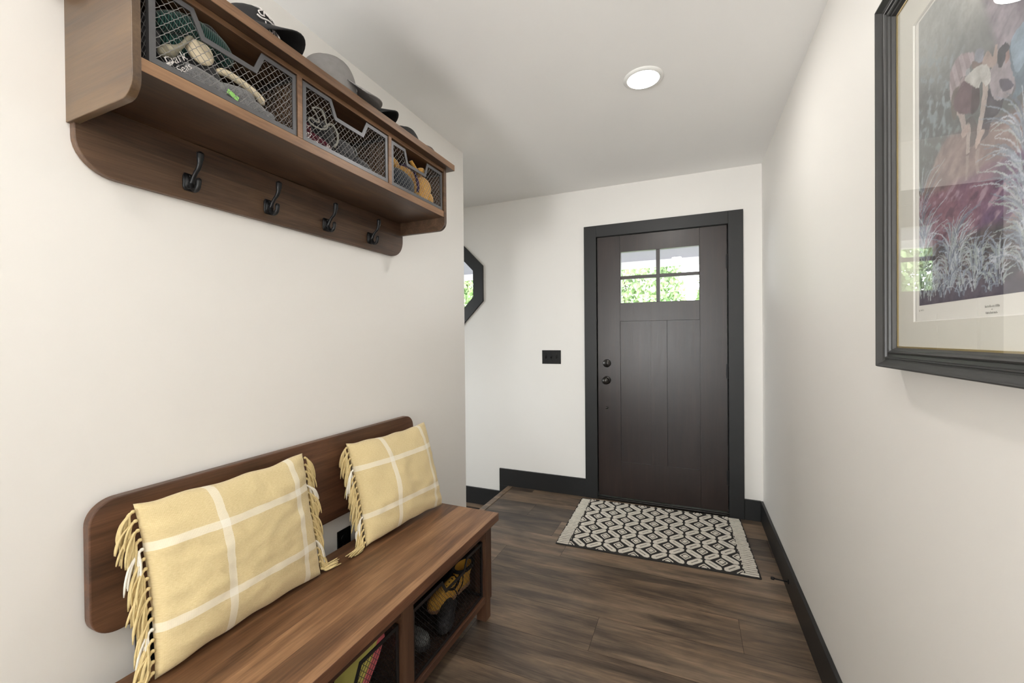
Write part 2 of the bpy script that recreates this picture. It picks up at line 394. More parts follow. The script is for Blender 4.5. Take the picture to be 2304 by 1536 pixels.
# ------------------------------------------------------------------ the setting
def build_room():
    T = .12
    # right wall, partition, far rooms
    struct('wall_right', BX(((XR, -4.2, LOW), (XR + T, YB + T, H))), M['wall'])
    struct('wall_left', BX(((XL - T, -4.2, LOW), (XL, YL, H))), M['wall'])
    # entry wall: opening for the door and for the octagon
    dx0, dx1, dz = -.702, .256, 2.078
    ocx, ocz, ro = -2.063, 1.760, .290
    k = ro * math.tan(PI / 8)
    bm = bmesh.new()
    y0, y1 = YB, YB + T
    box(bm, (dx1, y0, LOW), (XR, y1, H)); box(bm, (dx0, y0, dz), (dx1, y1, H)); box(bm, (dx0, y0, LOW), (dx1, y1, -.02))
    box(bm, (ocx + ro, y0, LOW), (dx0, y1, H)); box(bm, (ocx - ro, y0, LOW), (ocx + ro, y1, ocz - ro)); box(bm, (ocx - ro, y0, ocz + ro), (ocx + ro, y1, H))
    box(bm, (-3.92, y0, LOW), (ocx - ro, y1, H))
    for sx in (-1, 1):
        for sz in (-1, 1):
            prism(bm, [(ocx + sx * ro, ocz + sz * ro), (ocx + sx * k, ocz + sz * ro), (ocx + sx * ro, ocz + sz * k)], 'y', y0, y1)
    struct('wall_back', bm, M['wall'])
    # sunken room on the left, hall end behind the camera
    wy0, wy1, wz0, wz1 = .2, 2.3, .5, 2.05; WX = -3.8
    struct('wall_far_left', BX(((WX - .12, -1, LOW), (WX, wy0, H)), ((WX - .12, wy1, LOW), (WX, YB + T, H)), ((WX - .12, wy0, LOW), (WX, wy1, wz0)), ((WX - .12, wy0, wz1), (WX, wy1, H))), M['wall'])
    struct('wall_near_left', BX(((-3.92, -1.12, LOW), (XL - T, -1, H))), M['wall'])
    hx0, hx1 = XL + .18, XR - .18
    struct('wall_front', BX(((XL - T, -4.32, LOW), (hx0, -4.2, H)), ((hx1, -4.32, LOW), (XR + T, -4.2, H)), ((hx0, -4.32, 2.2), (hx1, -4.2, H)), ((hx0, -4.32, LOW), (hx1, -4.2, .1))), M['wall'])
    struct('ceiling', BX(((-3.92, -4.32, H), (XR + T, YB + T, H + .1))), M['ceiling'])
    # unseen windows added for fill daylight: hall end and sunken room
    for i, (fr, gl) in enumerate(((BX(((hx0, -4.29, .1), (hx0 + .06, -4.23, 2.2)), ((hx1 - .06, -4.29, .1), (hx1, -4.23, 2.2)), ((hx0, -4.29, 2.14), (hx1, -4.23, 2.2)), ((hx0, -4.29, .1), (hx1, -4.23, .16)), ((-.47, -4.29, .1), (-.41, -4.23, 2.2))),
                                  BX(((hx0 + .05, -4.265, .15), (hx1 - .05, -4.26, 2.15)))),
                                 (BX(((WX - 0.090, wy0, wz0), (WX - 0.030, wy0 + .06, wz1)), ((WX - 0.090, wy1 - .06, wz0), (WX - 0.030, wy1, wz1)), ((WX - 0.090, wy0, wz0), (WX - 0.030, wy1, wz0 + .06)), ((WX - 0.090, wy0, wz1 - .06), (WX - 0.030, wy1, wz1))),
                                  BX(((WX - 0.065, wy0 + .05, wz0 + .05), (WX - 0.060, wy1 - .05, wz1 - .05)))))):
        w = struct('window_%d' % (i + 2), fr, M['trim']); obj('window_pane', gl, M['glass'], w)
    # octagon window
    def octo(r): kk = r * math.tan(PI / 8); return [(ocx + a, ocz + b) for a, b in ((r, -kk), (r, kk), (kk, r), (-kk, r), (-r, kk), (-r, -kk), (-kk, -r), (kk, -r))]
    bm = bmesh.new(); ringprism(bm, octo(.378), octo(.281), 'y', YB - .02, YB + .001); ringprism(bm, octo(.2905), octo(.2805), 'y', YB - .018, YB + .11)
    w = struct('window_1', bm, M['trim'], bevel=.002)
    bm = bmesh.new(); prism(bm, octo(.286), 'y', YB + .06, YB + .066); obj('window_pane', bm, M['glass'], w)
    # floors, plank by plank (0.222 m rows running across the hall)
    def planks(name, x0, x1, y0, y1, z, first, w, L, joints):
        bm = bmesh.new(); lay = bm.loops.layers.float_color.new('plank')
        box(bm, (x0, y0, z - .05), (x1, y1, z - .0012), 1)
        rnd = random.Random(11); j = math.floor((y0 - first) / w)
        while first + j * w < y1:
            ya, yb = max(y0, first + j * w), min(y1, first + (j + 1) * w)
            if yb - ya > .004:
                off = joints.get(j, rnd.uniform(0, L)); xs = [x0]; q = off + math.ceil((x0 - off) / L) * L
                while q < x1:
                    if q - x0 > .01: xs.append(q)
                    q += L
                xs.append(x1)
                for a, b in zip(xs, xs[1:]):
                    c = (rnd.random(), rnd.random(), rnd.random(), 1); g = .0007
                    vs = [bm.verts.new(p) for p in ((a + g, ya + g, z), (b - g, ya + g, z), (b - g, yb - g, z), (a + g, yb - g, z))]
                    f = bm.faces.new(vs)
                    for l in f.loops: l[lay] = c
            j += 1
        return struct(name, bm, [M['floor'], M['gap']], recalc=False)
    planks('floor', -1.412, XR, -4.2, YB + .02, 0, 1.6705, .2225, 1.52, {0: -.392, 1: .188, 2: -1.05, 3: -.71, 5: -1.095, -1: .62})
    planks('floor_sunken', -3.8, XL - .08, -1, YB, LOW, .1, .2225, 1.52, {})
    bm = bmesh.new(); box(bm, (-1.459, YL, -.03), (-1.411, YB - .0155, .004)); lay = bm.loops.layers.float_color.new('plank')
    for f in bm.faces:
        for l in f.loops: l[lay] = (.31, .78, .2, 1)
    struct('trim_step_nosing', bm, M['floor'], bevel=.004)
    struct('trim_step_riser', BX(((-1.45, YL, LOW), (-1.43, YB - .0155, -.03))), M['trim'])
    # baseboards
    b = .0155; hb = .139
    struct('baseboard_right', BX(((XR - b, -4.2, 0), (XR, YB, hb))), M['trim'], bevel=.002)
    bm = bmesh.new(); box(bm, (-1.541, YB - b, .0005), (-.7805, YB, .1445)); box(bm, (-1.541, YB - b, LOW), (-1.4595, YB, .0005)); struct('baseboard_back_left', bm, M['trim'], bevel=.002)
    struct('baseboard_back_right', BX(((.334, YB - b, 0), (XR - b, YB, .142))), M['trim'], bevel=.002)
    struct('baseboard_sunken', BX(((-3.8, YB - b, LOW), (-1.5415, YB, -.055))), M['trim'], bevel=.002)
    struct('baseboard_left', BX(((XL, -4.2, 0), (XL + b, YL, hb))), M['trim'], bevel=.002)
    # door casing and jamb
    c0, c1, c2, c3 = -.781, -.684, .241, .334
    bm = bmesh.new(); yc = YB - .0185
    box(bm, (c0, yc, 0), (c1, YB, 2.151)); box(bm, (c2, yc, 0), (c3, YB, 2.151)); box(bm, (c1, yc, 2.062), (c2, YB, 2.151))
    struct('trim_1', bm, M['trim'], bevel=.0015)
    bm = bmesh.new()
    box(bm, (-.700, YB, 0), (-.6845, YB + T, 2.0755)); box(bm, (.2405, YB, 0), (.255, YB + T, 2.0755)); box(bm, (-.700, YB, 2.0605), (.255, YB + T, 2.0755))
    box(bm, (-.684, YB + .05, .03), (-.668, YB + .062, 2.06)); box(bm, (.224, YB + .05, .03), (.24, YB + .062, 2.06)); box(bm, (-.684, YB + .05, 2.045), (.24, YB + .062, 2.06))
    struct('trim_2', bm, M['trim'])
    bm = bmesh.new(); box(bm, (-.684, YB - .016, 0), (.2405, YB + T, .018)); box(bm, (-.684, YB - .004, .018), (.2405, YB + .05, .026))
    struct('trim_3', bm, M['bronze'], bevel=.002)

def build_door():
    x0, x1, z0, z1 = -.6795, .2345, .031, 2.0585
    yf, yb = YB + .003, YB + .046
    wx0, wx1, wz0, wz1 = -.499, .055, 1.538, 1.931
    p = [(-.505, -.281), (-.165, .059)]; pz0, pz1 = .307, 1.396
    bm = bmesh.new()
    def fr(a, b, c, d): box(bm, (a, yf, c), (b, yb, d))
    fr(x0, p[0][0], z0, z1); fr(p[1][1], x1, z0, z1)                     # stiles
    fr(p[0][0], p[1][1], z0, pz0); fr(p[0][0], p[1][1], pz1, wz0); fr(p[0][0], p[1][1], wz1, z1)
    fr(p[0][1], p[1][0], pz0, pz1)                                        # middle stile
    fr(p[0][0], wx0, wz0, wz1); fr(wx1, p[1][1], wz0, wz1)
    d = struct('door_1', bm, M['door'], bevel=.0012)
    for a, b in p: obj('panel', BX(((a - .001, yf + .010, pz0 - .001), (b + .001, yb - .01, pz1 + .001))), M['door'], d)
    cx = -.226; cz = 1.7335
    obj('glazing_bar', BX(((cx - .0135, yf + .004, wz0), (cx + .0135, yb - .004, wz1)), ((wx0, yf + .005, cz - .012), (wx1, yb - .005, cz + .012))), M['door'], d, bevel=.002)
    for a, b in ((wx0, cx - .0135), (cx + .0135, wx1)):
        for e, f in ((wz0, cz - .012), (cz + .012, wz1)):
            obj('window_pane', BX(((a - .002, yf + .018, e - .002), (b + .002, yf + .023, f + .002))), M['glass'], d)
    # hardware
    bm = bmesh.new(); c = (-.611, yf, .938)
    lathe(bm, [(.001, 0), (.032, 0), (.032, .006), (.026, .010), (.012, .012), (.011, .030), (.020, .036), (.027, .046), (.028, .056), (.022, .066), (.008, .070), (.001, .0705)], c, (0, -1, 0), 32)
    obj('door_knob', bm, M['bronze'], d, True)
    bm = bmesh.new(); c = (-.609, yf, 1.070)
    lathe(bm, [(.001, 0), (.031, 0), (.031, .008), (.027, .014), (.001, .015)], c, (0, -1, 0), 32); box(bm, (-.6125, yf - .032, 1.054), (-.6055, yf - .012, 1.088))
    obj('deadbolt', bm, M['bronze'], d, True)
    bm = bmesh.new(); lathe(bm, [(.001, 0), (.011, 0), (.010, .005), (.001, .006)], (-.612, yf, .721), (0, -1, 0), 20); obj('hole_plug', bm, M['bronze'], d, True)
    for z in (1.80, 1.027, .273):
        bm = bmesh.new(); box(bm, (.226, yf - .002, z - .05), (.2395, yf + .001, z + .05)); tube(bm, [(.2375, yf - .006, z - .05), (.2375, yf - .006, z + .05)], .0055, 10)
        for q in (-.052, .052): blob(bm, (.2375, yf - .006, z + q), (.005, .005, .005), n=6, m=8)
        obj('hinge', bm, M['iron'], d)

def build_outside():
    struct('porch_ceiling', BX(((-5, YB + .13, 2.42), (3, 6.55, 2.5))), M['porch'])
    struct('porch_beam', BX(((-5, 6.55, 2.33), (3, 6.68, 2.5))), M['porchbeam'])
    struct('porch_floor', BX(((-5, YB + .13, -.12), (3, 6.7, -.02))), M['concrete'])
    struct('bounce_slab', BX(((-6, -14, -.25), (5, -4.35, -.12)), ((-13, -6, -.45), (-3.95, 3.4, -.30))), M['bounce_slab'])  # unseen pale slabs added to bounce daylight in through the fill windows
    struct('ground', BX(((-14, -12, -.5), (14, 26, -.3))), M['lawn'])
    spots = [(-5.5, 10.4, 1.2, 3.9), (-3.3, 10.4, 1.2, 4.1), (-1.1, 10.4, 1.2, 4.0), (1.1, 10.4, 1.2, 4.1)]
    lab = ['pale green leafy shrub outside, behind the octagon window', 'pale green leafy shrub outside, standing between the octagon window and the door',
           'pale green leafy shrub outside, filling the four panes of the door', 'pale green leafy shrub outside, farthest right beyond the door panes']
    for k, (x, y, r, h) in enumerate(spots):
        rnd = random.Random(50 + k)
        t = thing('leafy_shrub', lab[k], 'shrub', (x, y, -.3), 'leafy shrubs beyond the porch')
        bm = bmesh.new()
        for i in range(9000):
            a = rnd.uniform(0, 2 * PI); zz = rnd.uniform(0, 1); rr = .86 * r * math.sqrt(max(.05, 1 - (zz * 1.6 - .6) ** 2 * .7)) * rnd.uniform(.45, 1.02)
            c = Vector((x + rr * math.cos(a), y + rr * math.sin(a) * .8, -.2 + zz * h)); s = rnd.uniform(.05, .11)
            R = rotm(rnd.uniform(-80, 80), rnd.uniform(-80, 80), rnd.uniform(0, 360))
            q = [(-.25, 0), (0, -.32), (.9, 0), (0, .32)]
            bm.faces.new([bm.verts.new(c + R @ Vector((u * s * 1.5, v * s * 1.5, 0))) for u, v in q])
        obj('foliage', bm, M['leaf'], t, recalc=False)
        bm = bmesh.new()
        for i in range(7):
            a = rnd.uniform(0, 6.28); q = rnd.uniform(.3, .8) * r
            tube(bm, smoothpath([(x, y, -.3), (x + q * .3 * math.cos(a), y + q * .3 * math.sin(a), h * .3), (x + q * math.cos(a), y + q * math.sin(a) * .8, h * rnd.uniform(.6, .95))], 4), [.035] * 5 + [.015] * 4, 6)
        obj('stems', bm, M['bark'], t)

# ------------------------------------------------------------------ lamps
def build_lamps():
    for k, (x, y) in enumerate(((-.195, 2.0), (-.19, .04), (-.19, -1.95))):  # the third one is unseen, added for ambient light
        lab = ['round white recessed ceiling downlight nearest the entry door', 'round white recessed ceiling downlight above the bench and coat shelf', 'unseen ceiling downlight added at the near end of the hall for ambient light'][k]
        t = thing('ceiling_downlight', lab, 'ceiling light', (x, y, H), 'ceiling downlights along the hall')
        bm = bmesh.new(); lathe(bm, [(.0708, 0), (.088, 0), (.087, .004), (.078, .009), (.0708, .009)], (x, y, H), (0, 0, -1), 48, capend=False); obj('trim_ring', bm, M['white'], t, True)
        bm = bmesh.new(); lathe(bm, [(.0001, .0), (.0705, 0), (.0705, .007), (.0001, .008)], (x, y, H), (0, 0, -1), 48); obj('lamp_lens', bm, M['lens'], t, True)
        L = bpy.data.lights.new('downlight', 'AREA'); L.shape = 'DISK'; L.size = .13; L.energy = (LP1, LP2, LP3)[k]; L.color = (1, .965, .92); L.spread = PI
        o = bpy.data.objects.new('downlight_lamp', L); COL.objects.link(o); o.location = (x, y, H - .0105)

# ------------------------------------------------------------------ coat shelf
def lit_front(o):
    """front edges get a lighter copy of the wood: lamp light put into the colour"""
    o.data.materials.append(M['shelflit'])
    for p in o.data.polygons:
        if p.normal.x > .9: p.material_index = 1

def build_shelf():
    t = thing('coat_shelf', 'brown wooden wall coat shelf with three cubbies and four black hooks', 'coat rack', (XL, 1.09, 1.671))
    W = M['shelfwood']; xf = -1.058
    bm = bmesh.new(); prism(bm, rrect(.494, 1.671, 1.695, 1.839, .082, 10, (1, 1, 0, 0)), 'x', XL, XL + .02); obj('hook_rail', bm, W, t, bevel=.003)
    for a, b in ((.488, .505), (1.676, 1.693)):
        bm = bmesh.new(); prism(bm, [(u, v) for u, v in rrect(XL, 1.779, xf + .004, 2.064, .04, 10, (0, 1, 0, 0))], 'y', a, b)
        obj('side_panel', bm, M['shelfend'] if a < 1 else W, t, bevel=.0015)
    lit_front(obj('bottom_board', BX(((XL, .505, 1.839), (xf, 1.676, 1.868))), W, t, bevel=.0015))
    for y in (.8875, 1.2905): lit_front(obj('divider', BX(((XL + .01, y, 1.868), (xf, y + .017, 2.049))), W, t, bevel=.001))
    obj('back_panel', BX(((XL, .505, 1.868), (XL + .008, 1.676, 2.05))), W, t)
    lit_front(obj('case_top', BX(((XL, .505, 2.049), (xf, 1.676, 2.064))), W, t, bevel=.001))
    lit_front(obj('top_board', BX(((XL, .458, 2.064), (-1.025, 1.722, 2.092))), W, t, bevel=.002))
    for y in (.735, .977, 1.219, 1.461):
        z = 1.720; x0 = XL + .02; bm = bmesh.new()
        pl = lambda s: [(y - .013 * s, z - .024 * s), (y + .013 * s, z - .024 * s), (y + .017 * s, z - .015 * s), (y + .017 * s, z + .015 * s), (y + .013 * s, z + .024 * s), (y - .013 * s, z + .024 * s), (y - .017 * s, z + .015 * s), (y - .017 * s, z - .015 * s)]
        prism(bm, pl(1), 'x', x0, x0 + .004); prism(bm, pl(.78), 'x', x0 + .004, x0 + .008)
        up = smoothpath([(x0 + .004, y, z - .004), (x0 + .013, y, z - .002), (x0 + .020, y, z + .010), (x0 + .032, y, z + .024), (x0 + .044, y, z + .034), (x0 + .051, y, z + .052), (x0 + .053, y, z + .075)], 5)
        n = len(up); tube(bm, up, [.0075 - .0022 * math.sin(PI * min(1, i / n * 1.1)) + (.0014 if i > n - 6 else 0) for i in range(n)], 10)
        blob(bm, up[-1], (.0062, .0062, .004), n=6, m=10)
        lo = smoothpath([(x0 + .010, y, z + .004), (x0 + .014, y, z - .012), (x0 + .023, y, z - .024), (x0 + .035, y, z - .024), (x0 + .043, y, z - .014), (x0 + .045, y, z + .001)], 5)
        tube(bm, lo, [.0065] * (len(lo) - 6) + [.0058, .006, .0064, .0068, .007, .0068], 10); blob(bm, lo[-1], (.0068, .0068, .006), n=6, m=10)
        hk = obj('coat_hook', bm, M['iron'], t, True)
        for q in (-.017, .017):
            bm = bmesh.new(); blob(bm, (x0 + .008, y, z + q), (.002, .004, .004), n=5, m=8); obj('screw', bm, M['iron'], hk, True)

# ------------------------------------------------------------------ wire baskets
def point_in(poly, u, v):
    c = False; n = len(poly)
    for i in range(n):
        (a, b), (p, q) = poly[i], poly[(i + 1) % n]
        if (b > v) != (q > v) and u < (p - a) * (v - b) / (q - b) + a: c = not c
    return c

def wire_mesh(bm, poly, cw, ch, place, r):
    us = [p[0] for p in poly]; vs = [p[1] for p in poly]; u0, v0 = min(us), min(vs)
    nu = int((max(us) - u0) / cw) + 2; nv = int((max(vs) - v0) / ch) + 2
    def pt(i, j): return (u0 + i * cw / 2, v0 + j * ch / 2)
    def strut(a, b):
        A = Vector(place(*a)); B = Vector(place(*b)); d = (B - A).normalized(); s = d.orthogonal().normalized(); q = d.cross(s)
        r1 = [bm.verts.new(A + (s * math.cos(k) + q * math.sin(k)) * r) for k in (0, 2.094, 4.189)]; r2 = [bm.verts.new(B + (s * math.cos(k) + q * math.sin(k)) * r) for k in (0, 2.094, 4.189)]
        for k in range(3): bm.faces.new([r1[k], r1[(k + 1) % 3], r2[(k + 1) % 3], r2[k]])
    for i in range(2 * nu + 1):
        for j in range(2 * nv + 1):
            if (i + j) % 2: continue
            a = pt(i, j)
            for di in (1, -1):
                b = pt(i + di, j + 1)
                # a short straight twist at every knot, as expanded metal has
                s = .09; a2 = (a[0], a[1] + s * ch / 2); b2 = (b[0], b[1] - s * ch / 2)
                if point_in(poly, *a) and point_in(poly, *b):
                    strut(a2, b2)
                    if di == 1: strut(a, a2)
                    if di == 1: strut(b2, b)

def basket(label, xf, y0, y1, z0, z1, depth, notch, band, mf, mw, cw, ch, r, group):
    """open wire basket pulled out towards +x; notch = (start, foot, foot, end, z)"""
    t = thing('wire_basket', label, 'basket', (xf - depth / 2, (y0 + y1) / 2, z0), group)
    out = [(y0, z0), (y1, z0), (y1, z1), (notch[3], z1), (notch[2], notch[4]), (notch[1], notch[4]), (notch[0], z1), (y0, z1)]
    inn = offset_in(out, band)
    xb = xf - depth
    bm = bmesh.new(); ringprism(bm, out, inn, 'x', xf - .003, xf)
    for ya, yb in ((y0, y0 + .003), (y1 - .003, y1)):                       # side bands
        ringprism(bm, [(xb, z0), (xf - .003, z0), (xf - .003, z1), (xb, z1)], [(xb + band, z0 + band), (xf - band, z0 + band), (xf - band, z1 - band), (xb + band, z1 - band)], 'y', ya, yb)
    ringprism(bm, [(y0, z0), (y1, z0), (y1, z1), (y0, z1)], [(y0 + band, z0 + band), (y1 - band, z0 + band), (y1 - band, z1 - band), (y0 + band, z1 - band)], 'x', xb, xb + .003)
    obj('frame', bm, mf, t)
    def panel(poly, place):
        bm = bmesh.new(); wire_mesh(bm, poly, cw, ch, place, r); obj('mesh_panel', bm, mw, t, recalc=False)
    panel(offset_in(out, band * .3), lambda u, v: (xf - .0045, u, v))
    q = band * .3; rect = [(xb + q, z0 + q), (xf - q, z0 + q), (xf - q, z1 - q), (xb + q, z1 - q)]
    panel(rect, lambda u, v: (u, y0 + .0045, v)); panel(rect, lambda u, v: (u, y1 - .0045, v))
    panel([(y0 + q, z0 + q), (y1 - q, z0 + q), (y1 - q, z1 - q), (y0 + q, z1 - q)], lambda u, v: (xb + .0045, u, v))
    panel([(xb + q, y0 + q), (xf - q, y0 + q), (xf - q, y1 - q), (xb + q, y1 - q)], lambda u, v: (u, v, z0 + .0015))
    return t

def build_baskets():
    g = 'gunmetal wire baskets in the coat shelf'
    a = (M['basket'], M['wire'], .0185, .0215, .00075, g)
    basket('gunmetal wire basket holding green hat and grey gloves, nearest cubby of the coat shelf', -1.062, .5225, .8865, 1.8705, 2.046, .235, (.612, .636, .757, .779, 1.995), .0125, *a)
    basket('gunmetal wire basket holding a looped rope cord, middle cubby of the coat shelf', -1.062, .9085, 1.2890, 1.8705, 2.046, .235, (1.018, 1.040, 1.153, 1.176, 1.998), .0125, *a)
    basket('gunmetal wire basket holding yellow cloth, cubby of the coat shelf nearest the door', -1.062, 1.3105, 1.6680, 1.8705, 2.042, .235, (1.398, 1.415, 1.529, 1.549, 1.990), .0125, *a)
    g = 'black wire baskets in the bench'
    a = (M['bbasket'], M['bbasket'], .0165, .019, .0008, g)
    basket('black wire basket holding a yellow boot, bench cubby nearest the door', -.862, 1.146, 1.656, .1175, .363, .325, (1.331, 1.360, 1.490, 1.515, .318), .012, *a)
    basket('black wire basket holding yellow and pink shoes, nearest cubby of the bench', -.862, .566, 1.074, .1175, .363, .325, (.735, .757, .883, .905, .318), .012, *a)

# ------------------------------------------------------------------ what lies in and on the shelf
def glove(label, mat, c, R, L, group, cuffmat=None, palm=1.0, extra=None):
    """a limp knitted glove: palm, four fingers and a thumb; local +u along the fingers, v across, w up"""
    c = Vector(c); t = thing('glove', label, 'glove', tuple(c), group); bm = bmesh.new()
    P = lambda u, v, w: c + R @ Vector((u * L, v * L, w * L))
    blob(bm, P(0, 0, 0), (.30 * L, .24 * L, .11 * L * palm), R, 12, 18, .9, .12, L * 91)
    for k, (v, ln) in enumerate(((-.17, .40), (-.06, .47), (.06, .45), (.17, .36))):
        s = smoothpath([P(.16, v, 0), P(.30, v * 1.1, .03), P(.30 + ln * .55, v * 1.25, -.01 + .02 * k), P(.28 + ln, v * 1.3, -.06)], 4)
        tube(bm, s, [.062 * L] * (len(s) - 2) + [.052 * L, .026 * L], 10)
    s = smoothpath([P(-.10, .16, 0), P(.06, .30, .02), P(.20, .38, 0)], 4); tube(bm, s, [.07 * L] * (len(s) - 2) + [.056 * L, .03 * L], 10)
    obj('body', bm, mat, t, True)
    bm = bmesh.new(); s = [P(-.20, 0, 0), P(-.30, 0, .005), P(-.40, 0, 0), P(-.5, 0, -.01)]
    tube(bm, s, [.20 * L, .19 * L, .195 * L, .21 * L], 18, flat=.5); obj('cuff', bm, cuffmat or mat, t, True)
    return t

def build_contents():
    # ---- nearest cubby
    g1 = 'winter things in the nearest cubby of the coat shelf'
    t = thing('knit_hat', 'dark green ribbed knit hat at the back of the nearest wire basket', 'hat', (-1.16, .63, 1.93), g1)
    bm = bmesh.new(); blob(bm, (-1.170, .612, 1.972), (.075, .066, .050), rotm(0, 0, 6), 16, 28, .85, .1, 3); obj('crown', bm, M['greenknit'], t, True)
    bm = bmesh.new(); s = smoothpath([(-1.10, .552, 1.985), (-1.092, .60, 2.010), (-1.094, .655, 2.019), (-1.104, .70, 2.012), (-1.118, .718, 1.985)], 6)
    tube(bm, s, [.016, .019, .021, .0225, .023, .0235, .024] + [.0245] * (len(s) - 9) + [.021, .016], 16)
    obj('ribbed_cuff', bm, M['greenknit'], t, True)
    t = thing('mitten', 'black mitten with cream fleece lining turned out in the nearest wire basket', 'mitten', (-1.11, .65, 1.90), g1)
    bm = bmesh.new(); blob(bm, (-1.125, .655, 1.955), (.030, .052, .060), rotm(12, -18, 0), 16, 24, .9, .12, 8)
    s = smoothpath([(-1.09, .628, 2.01), (-1.083, .655, 2.034), (-1.09, .690, 2.020), (-1.10, .700, 1.985)], 5); tube(bm, s, .010, 10)
    obj('shell', bm, M['blackknit'], t, True)
    bm = bmesh.new(); blob(bm, (-1.092, .645, 1.972), (.012, .032, .034), rotm(20, -10, 0), 12, 18, .9, .25, 5); obj('fleece_lining', bm, M['cream'], t, True)
    bm = bmesh.new(); blob(bm, (-1.098, .672, 2.020), (.010, .019, .022), rotm(-20, 0, 0), 12, 16, .8, .3, 9); obj('fleece_lining', bm, M['cream'], t, True)
    t = thing('glove', 'grey green suede glove with a narrow wrist lying left in the nearest wire basket', 'glove', (-1.1, .585, 1.9), g1)
    bm = bmesh.new(); s = smoothpath([(-1.079, .560, 1.915), (-1.078, .572, 1.925), (-1.078, .587, 1.940), (-1.080, .603, 1.962), (-1.085, .617, 1.985), (-1.098, .632, 2.004)], 4)
    tube(bm, s, [.011, .0155, .0175, .018, .0175, .016, .014, .012, .010, .0085, .0072, .0065, .006] + [.0065] * (len(s) - 13), 14, flat=.8); blob(bm, s[0], (.011, .011, .011), n=8, m=12)
    obj('finger', bm, M['khaki'], t, True)
    bm = bmesh.new(); blob(bm, (-1.13, .60, 1.905), (.035, .045, .026), None, 12, 18, .9, .2, 4); obj('palm', bm, M['blackknit'], t, True)
    t = thing('fleece_hat', 'black and white speckled knit hat against the left end of the nearest wire basket', 'hat', (-1.17, .545, 1.89), g1)
    bm = bmesh.new(); blob(bm, (-1.185, .556, 1.955), (.085, .024, .062), None, 14, 24, .7, .12, 15); obj('crown', bm, M['speckle'], t, True)
    t = thing('glove', 'grey marl knit glove with black wrist label in the nearest wire basket', 'glove', (-1.10, .66, 1.875), g1)
    R = rotm(0, 0, 82)
    bm = bmesh.new(); blob(bm, (-1.100, .655, 1.903), (.026, .064, .030), rotm(0, 0, 4), 14, 24, .85, .18, 21, wscale=22)
    blob(bm, (-1.105, .735, 1.912), (.028, .055, .026), rotm(8, 0, 0), 14, 22, .85, .2, 25, wscale=22)
    obj('body', bm, M['greyknit'], t, True)
    bm = bmesh.new(); blob(bm, (-1.090, .588, 1.905), (.013, .028, .028), rotm(30, 0, 0), 12, 18, .7); wl = obj('wrist_label', bm, M['blackknit'], t, True)
    bm = bmesh.new(); d1 = Vector((.12, .70, .70)).normalized(); d2 = Vector((.25, -.70, .70)).normalized()
    text_on(bm, 'Dark', .026, (-1.0735, .583, 1.913), d1, d2); text_on(bm, 'Seas', .021, (-1.0735, .600, 1.902), d1, d2)
    obj('lettering', bm, M['stitch'], wl, recalc=False)
    bm = bmesh.new(); s = smoothpath([(-1.079, .563, 1.886), (-1.078, .571, 1.897), (-1.079, .581, 1.906)], 4); tube(bm, s, .0024, 8); obj('label_edging', bm, M['stitch'], wl, True)
    t = thing('glove', 'grey fuzzy knit glove with long cream cuff beside the black mitten', 'glove', (-1.10, .78, 1.875), g1)
    bm = bmesh.new(); blob(bm, (-1.105, .775, 1.898), (.030, .062, .028), rotm(-6, 0, 0), 14, 22, .9, .22, 31, wscale=22); blob(bm, (-1.108, .826, 1.893), (.024, .026, .026), None, 12, 18, .9, .25, 35, wscale=24)
    obj('body', bm, M['greyknit'], t, True)
    bm = bmesh.new(); s = smoothpath([(-1.094, .685, 1.950), (-1.090, .705, 1.955), (-1.088, .735, 1.953), (-1.089, .765, 1.949), (-1.092, .795, 1.941), (-1.097, .812, 1.930)], 4); tube(bm, s, [.006, .009] + [.0105] * (len(s) - 4) + [.008, .005], 12, flat=.8); obj('cuff', bm, M['cream'], t, True)
    bm = bmesh.new(); box(bm, (-1.0745, .698, 1.893), (-1.0735, .727, 1.905)); bmesh.ops.rotate(bm, verts=bm.verts, cent=(-1.074, .712, 1.899), matrix=rotm(-18, 0, 0)); obj('tag', bm, M['lime'], t)
    # ---- middle cubby
    g2 = 'winter things in the middle cubby of the coat shelf'
    t = thing('knit_scarf', 'maroon and white patterned knit scarf bundled in the middle wire basket', 'scarf', (-1.11, .99, 1.873), g2)
    bm = bmesh.new(); blob(bm, (-1.115, .985, 1.900), (.042, .070, .027), rotm(-4, 0, 0), 14, 26, .8, .15, 41); blob(bm, (-1.13, .955, 1.925), (.04, .036, .038), None, 12, 20, .85, .15, 45); obj('cloth', bm, M['maroon'], t, True)
    t = thing('bucket_hat', 'black hat with a looped grey rope cord in the middle wire basket', 'hat', (-1.15, 1.02, 1.90), g2)
    bm = bmesh.new(); blob(bm, (-1.160, 1.025, 1.955), (.062, .078, .045), rotm(6, 0, 0), 16, 26, .8, .1, 51); obj('crown', bm, M['blackknit'], t, True)
    bm = bmesh.new(); pts = [(.975, 1.990), (.973, 2.000), (.985, 2.007), (1.003, 2.010), (1.013, 1.995), (1.018, 1.975), (1.026, 1.962), (1.012, 1.950), (.987, 1.946), (.962, 1.948), (.953, 1.955), (.962, 1.962), (.980, 1.960), (.993, 1.964), (.997, 1.974), (.988, 1.984), (.976, 1.992)]
    s = smoothpath([(-1.086 - .004 * math.sin(i), a, b) for i, (a, b) in enumerate(pts)], 5); tube(bm, s, .0029, 8)
    s = smoothpath([(-1.089, 1.016, 1.960), (-1.086, 1.030, 1.972), (-1.084, 1.047, 1.980), (-1.083, 1.066, 1.962), (-1.085, 1.070, 1.935), (-1.09, 1.060, 1.912)], 5); tube(bm, s, .0036, 8)
    obj('rope_cord', bm, M['cord'], t, True)
    t = thing('glove', 'charcoal knit glove slumped to the right in the middle wire basket', 'glove', (-1.10, 1.15, 1.873), g2)
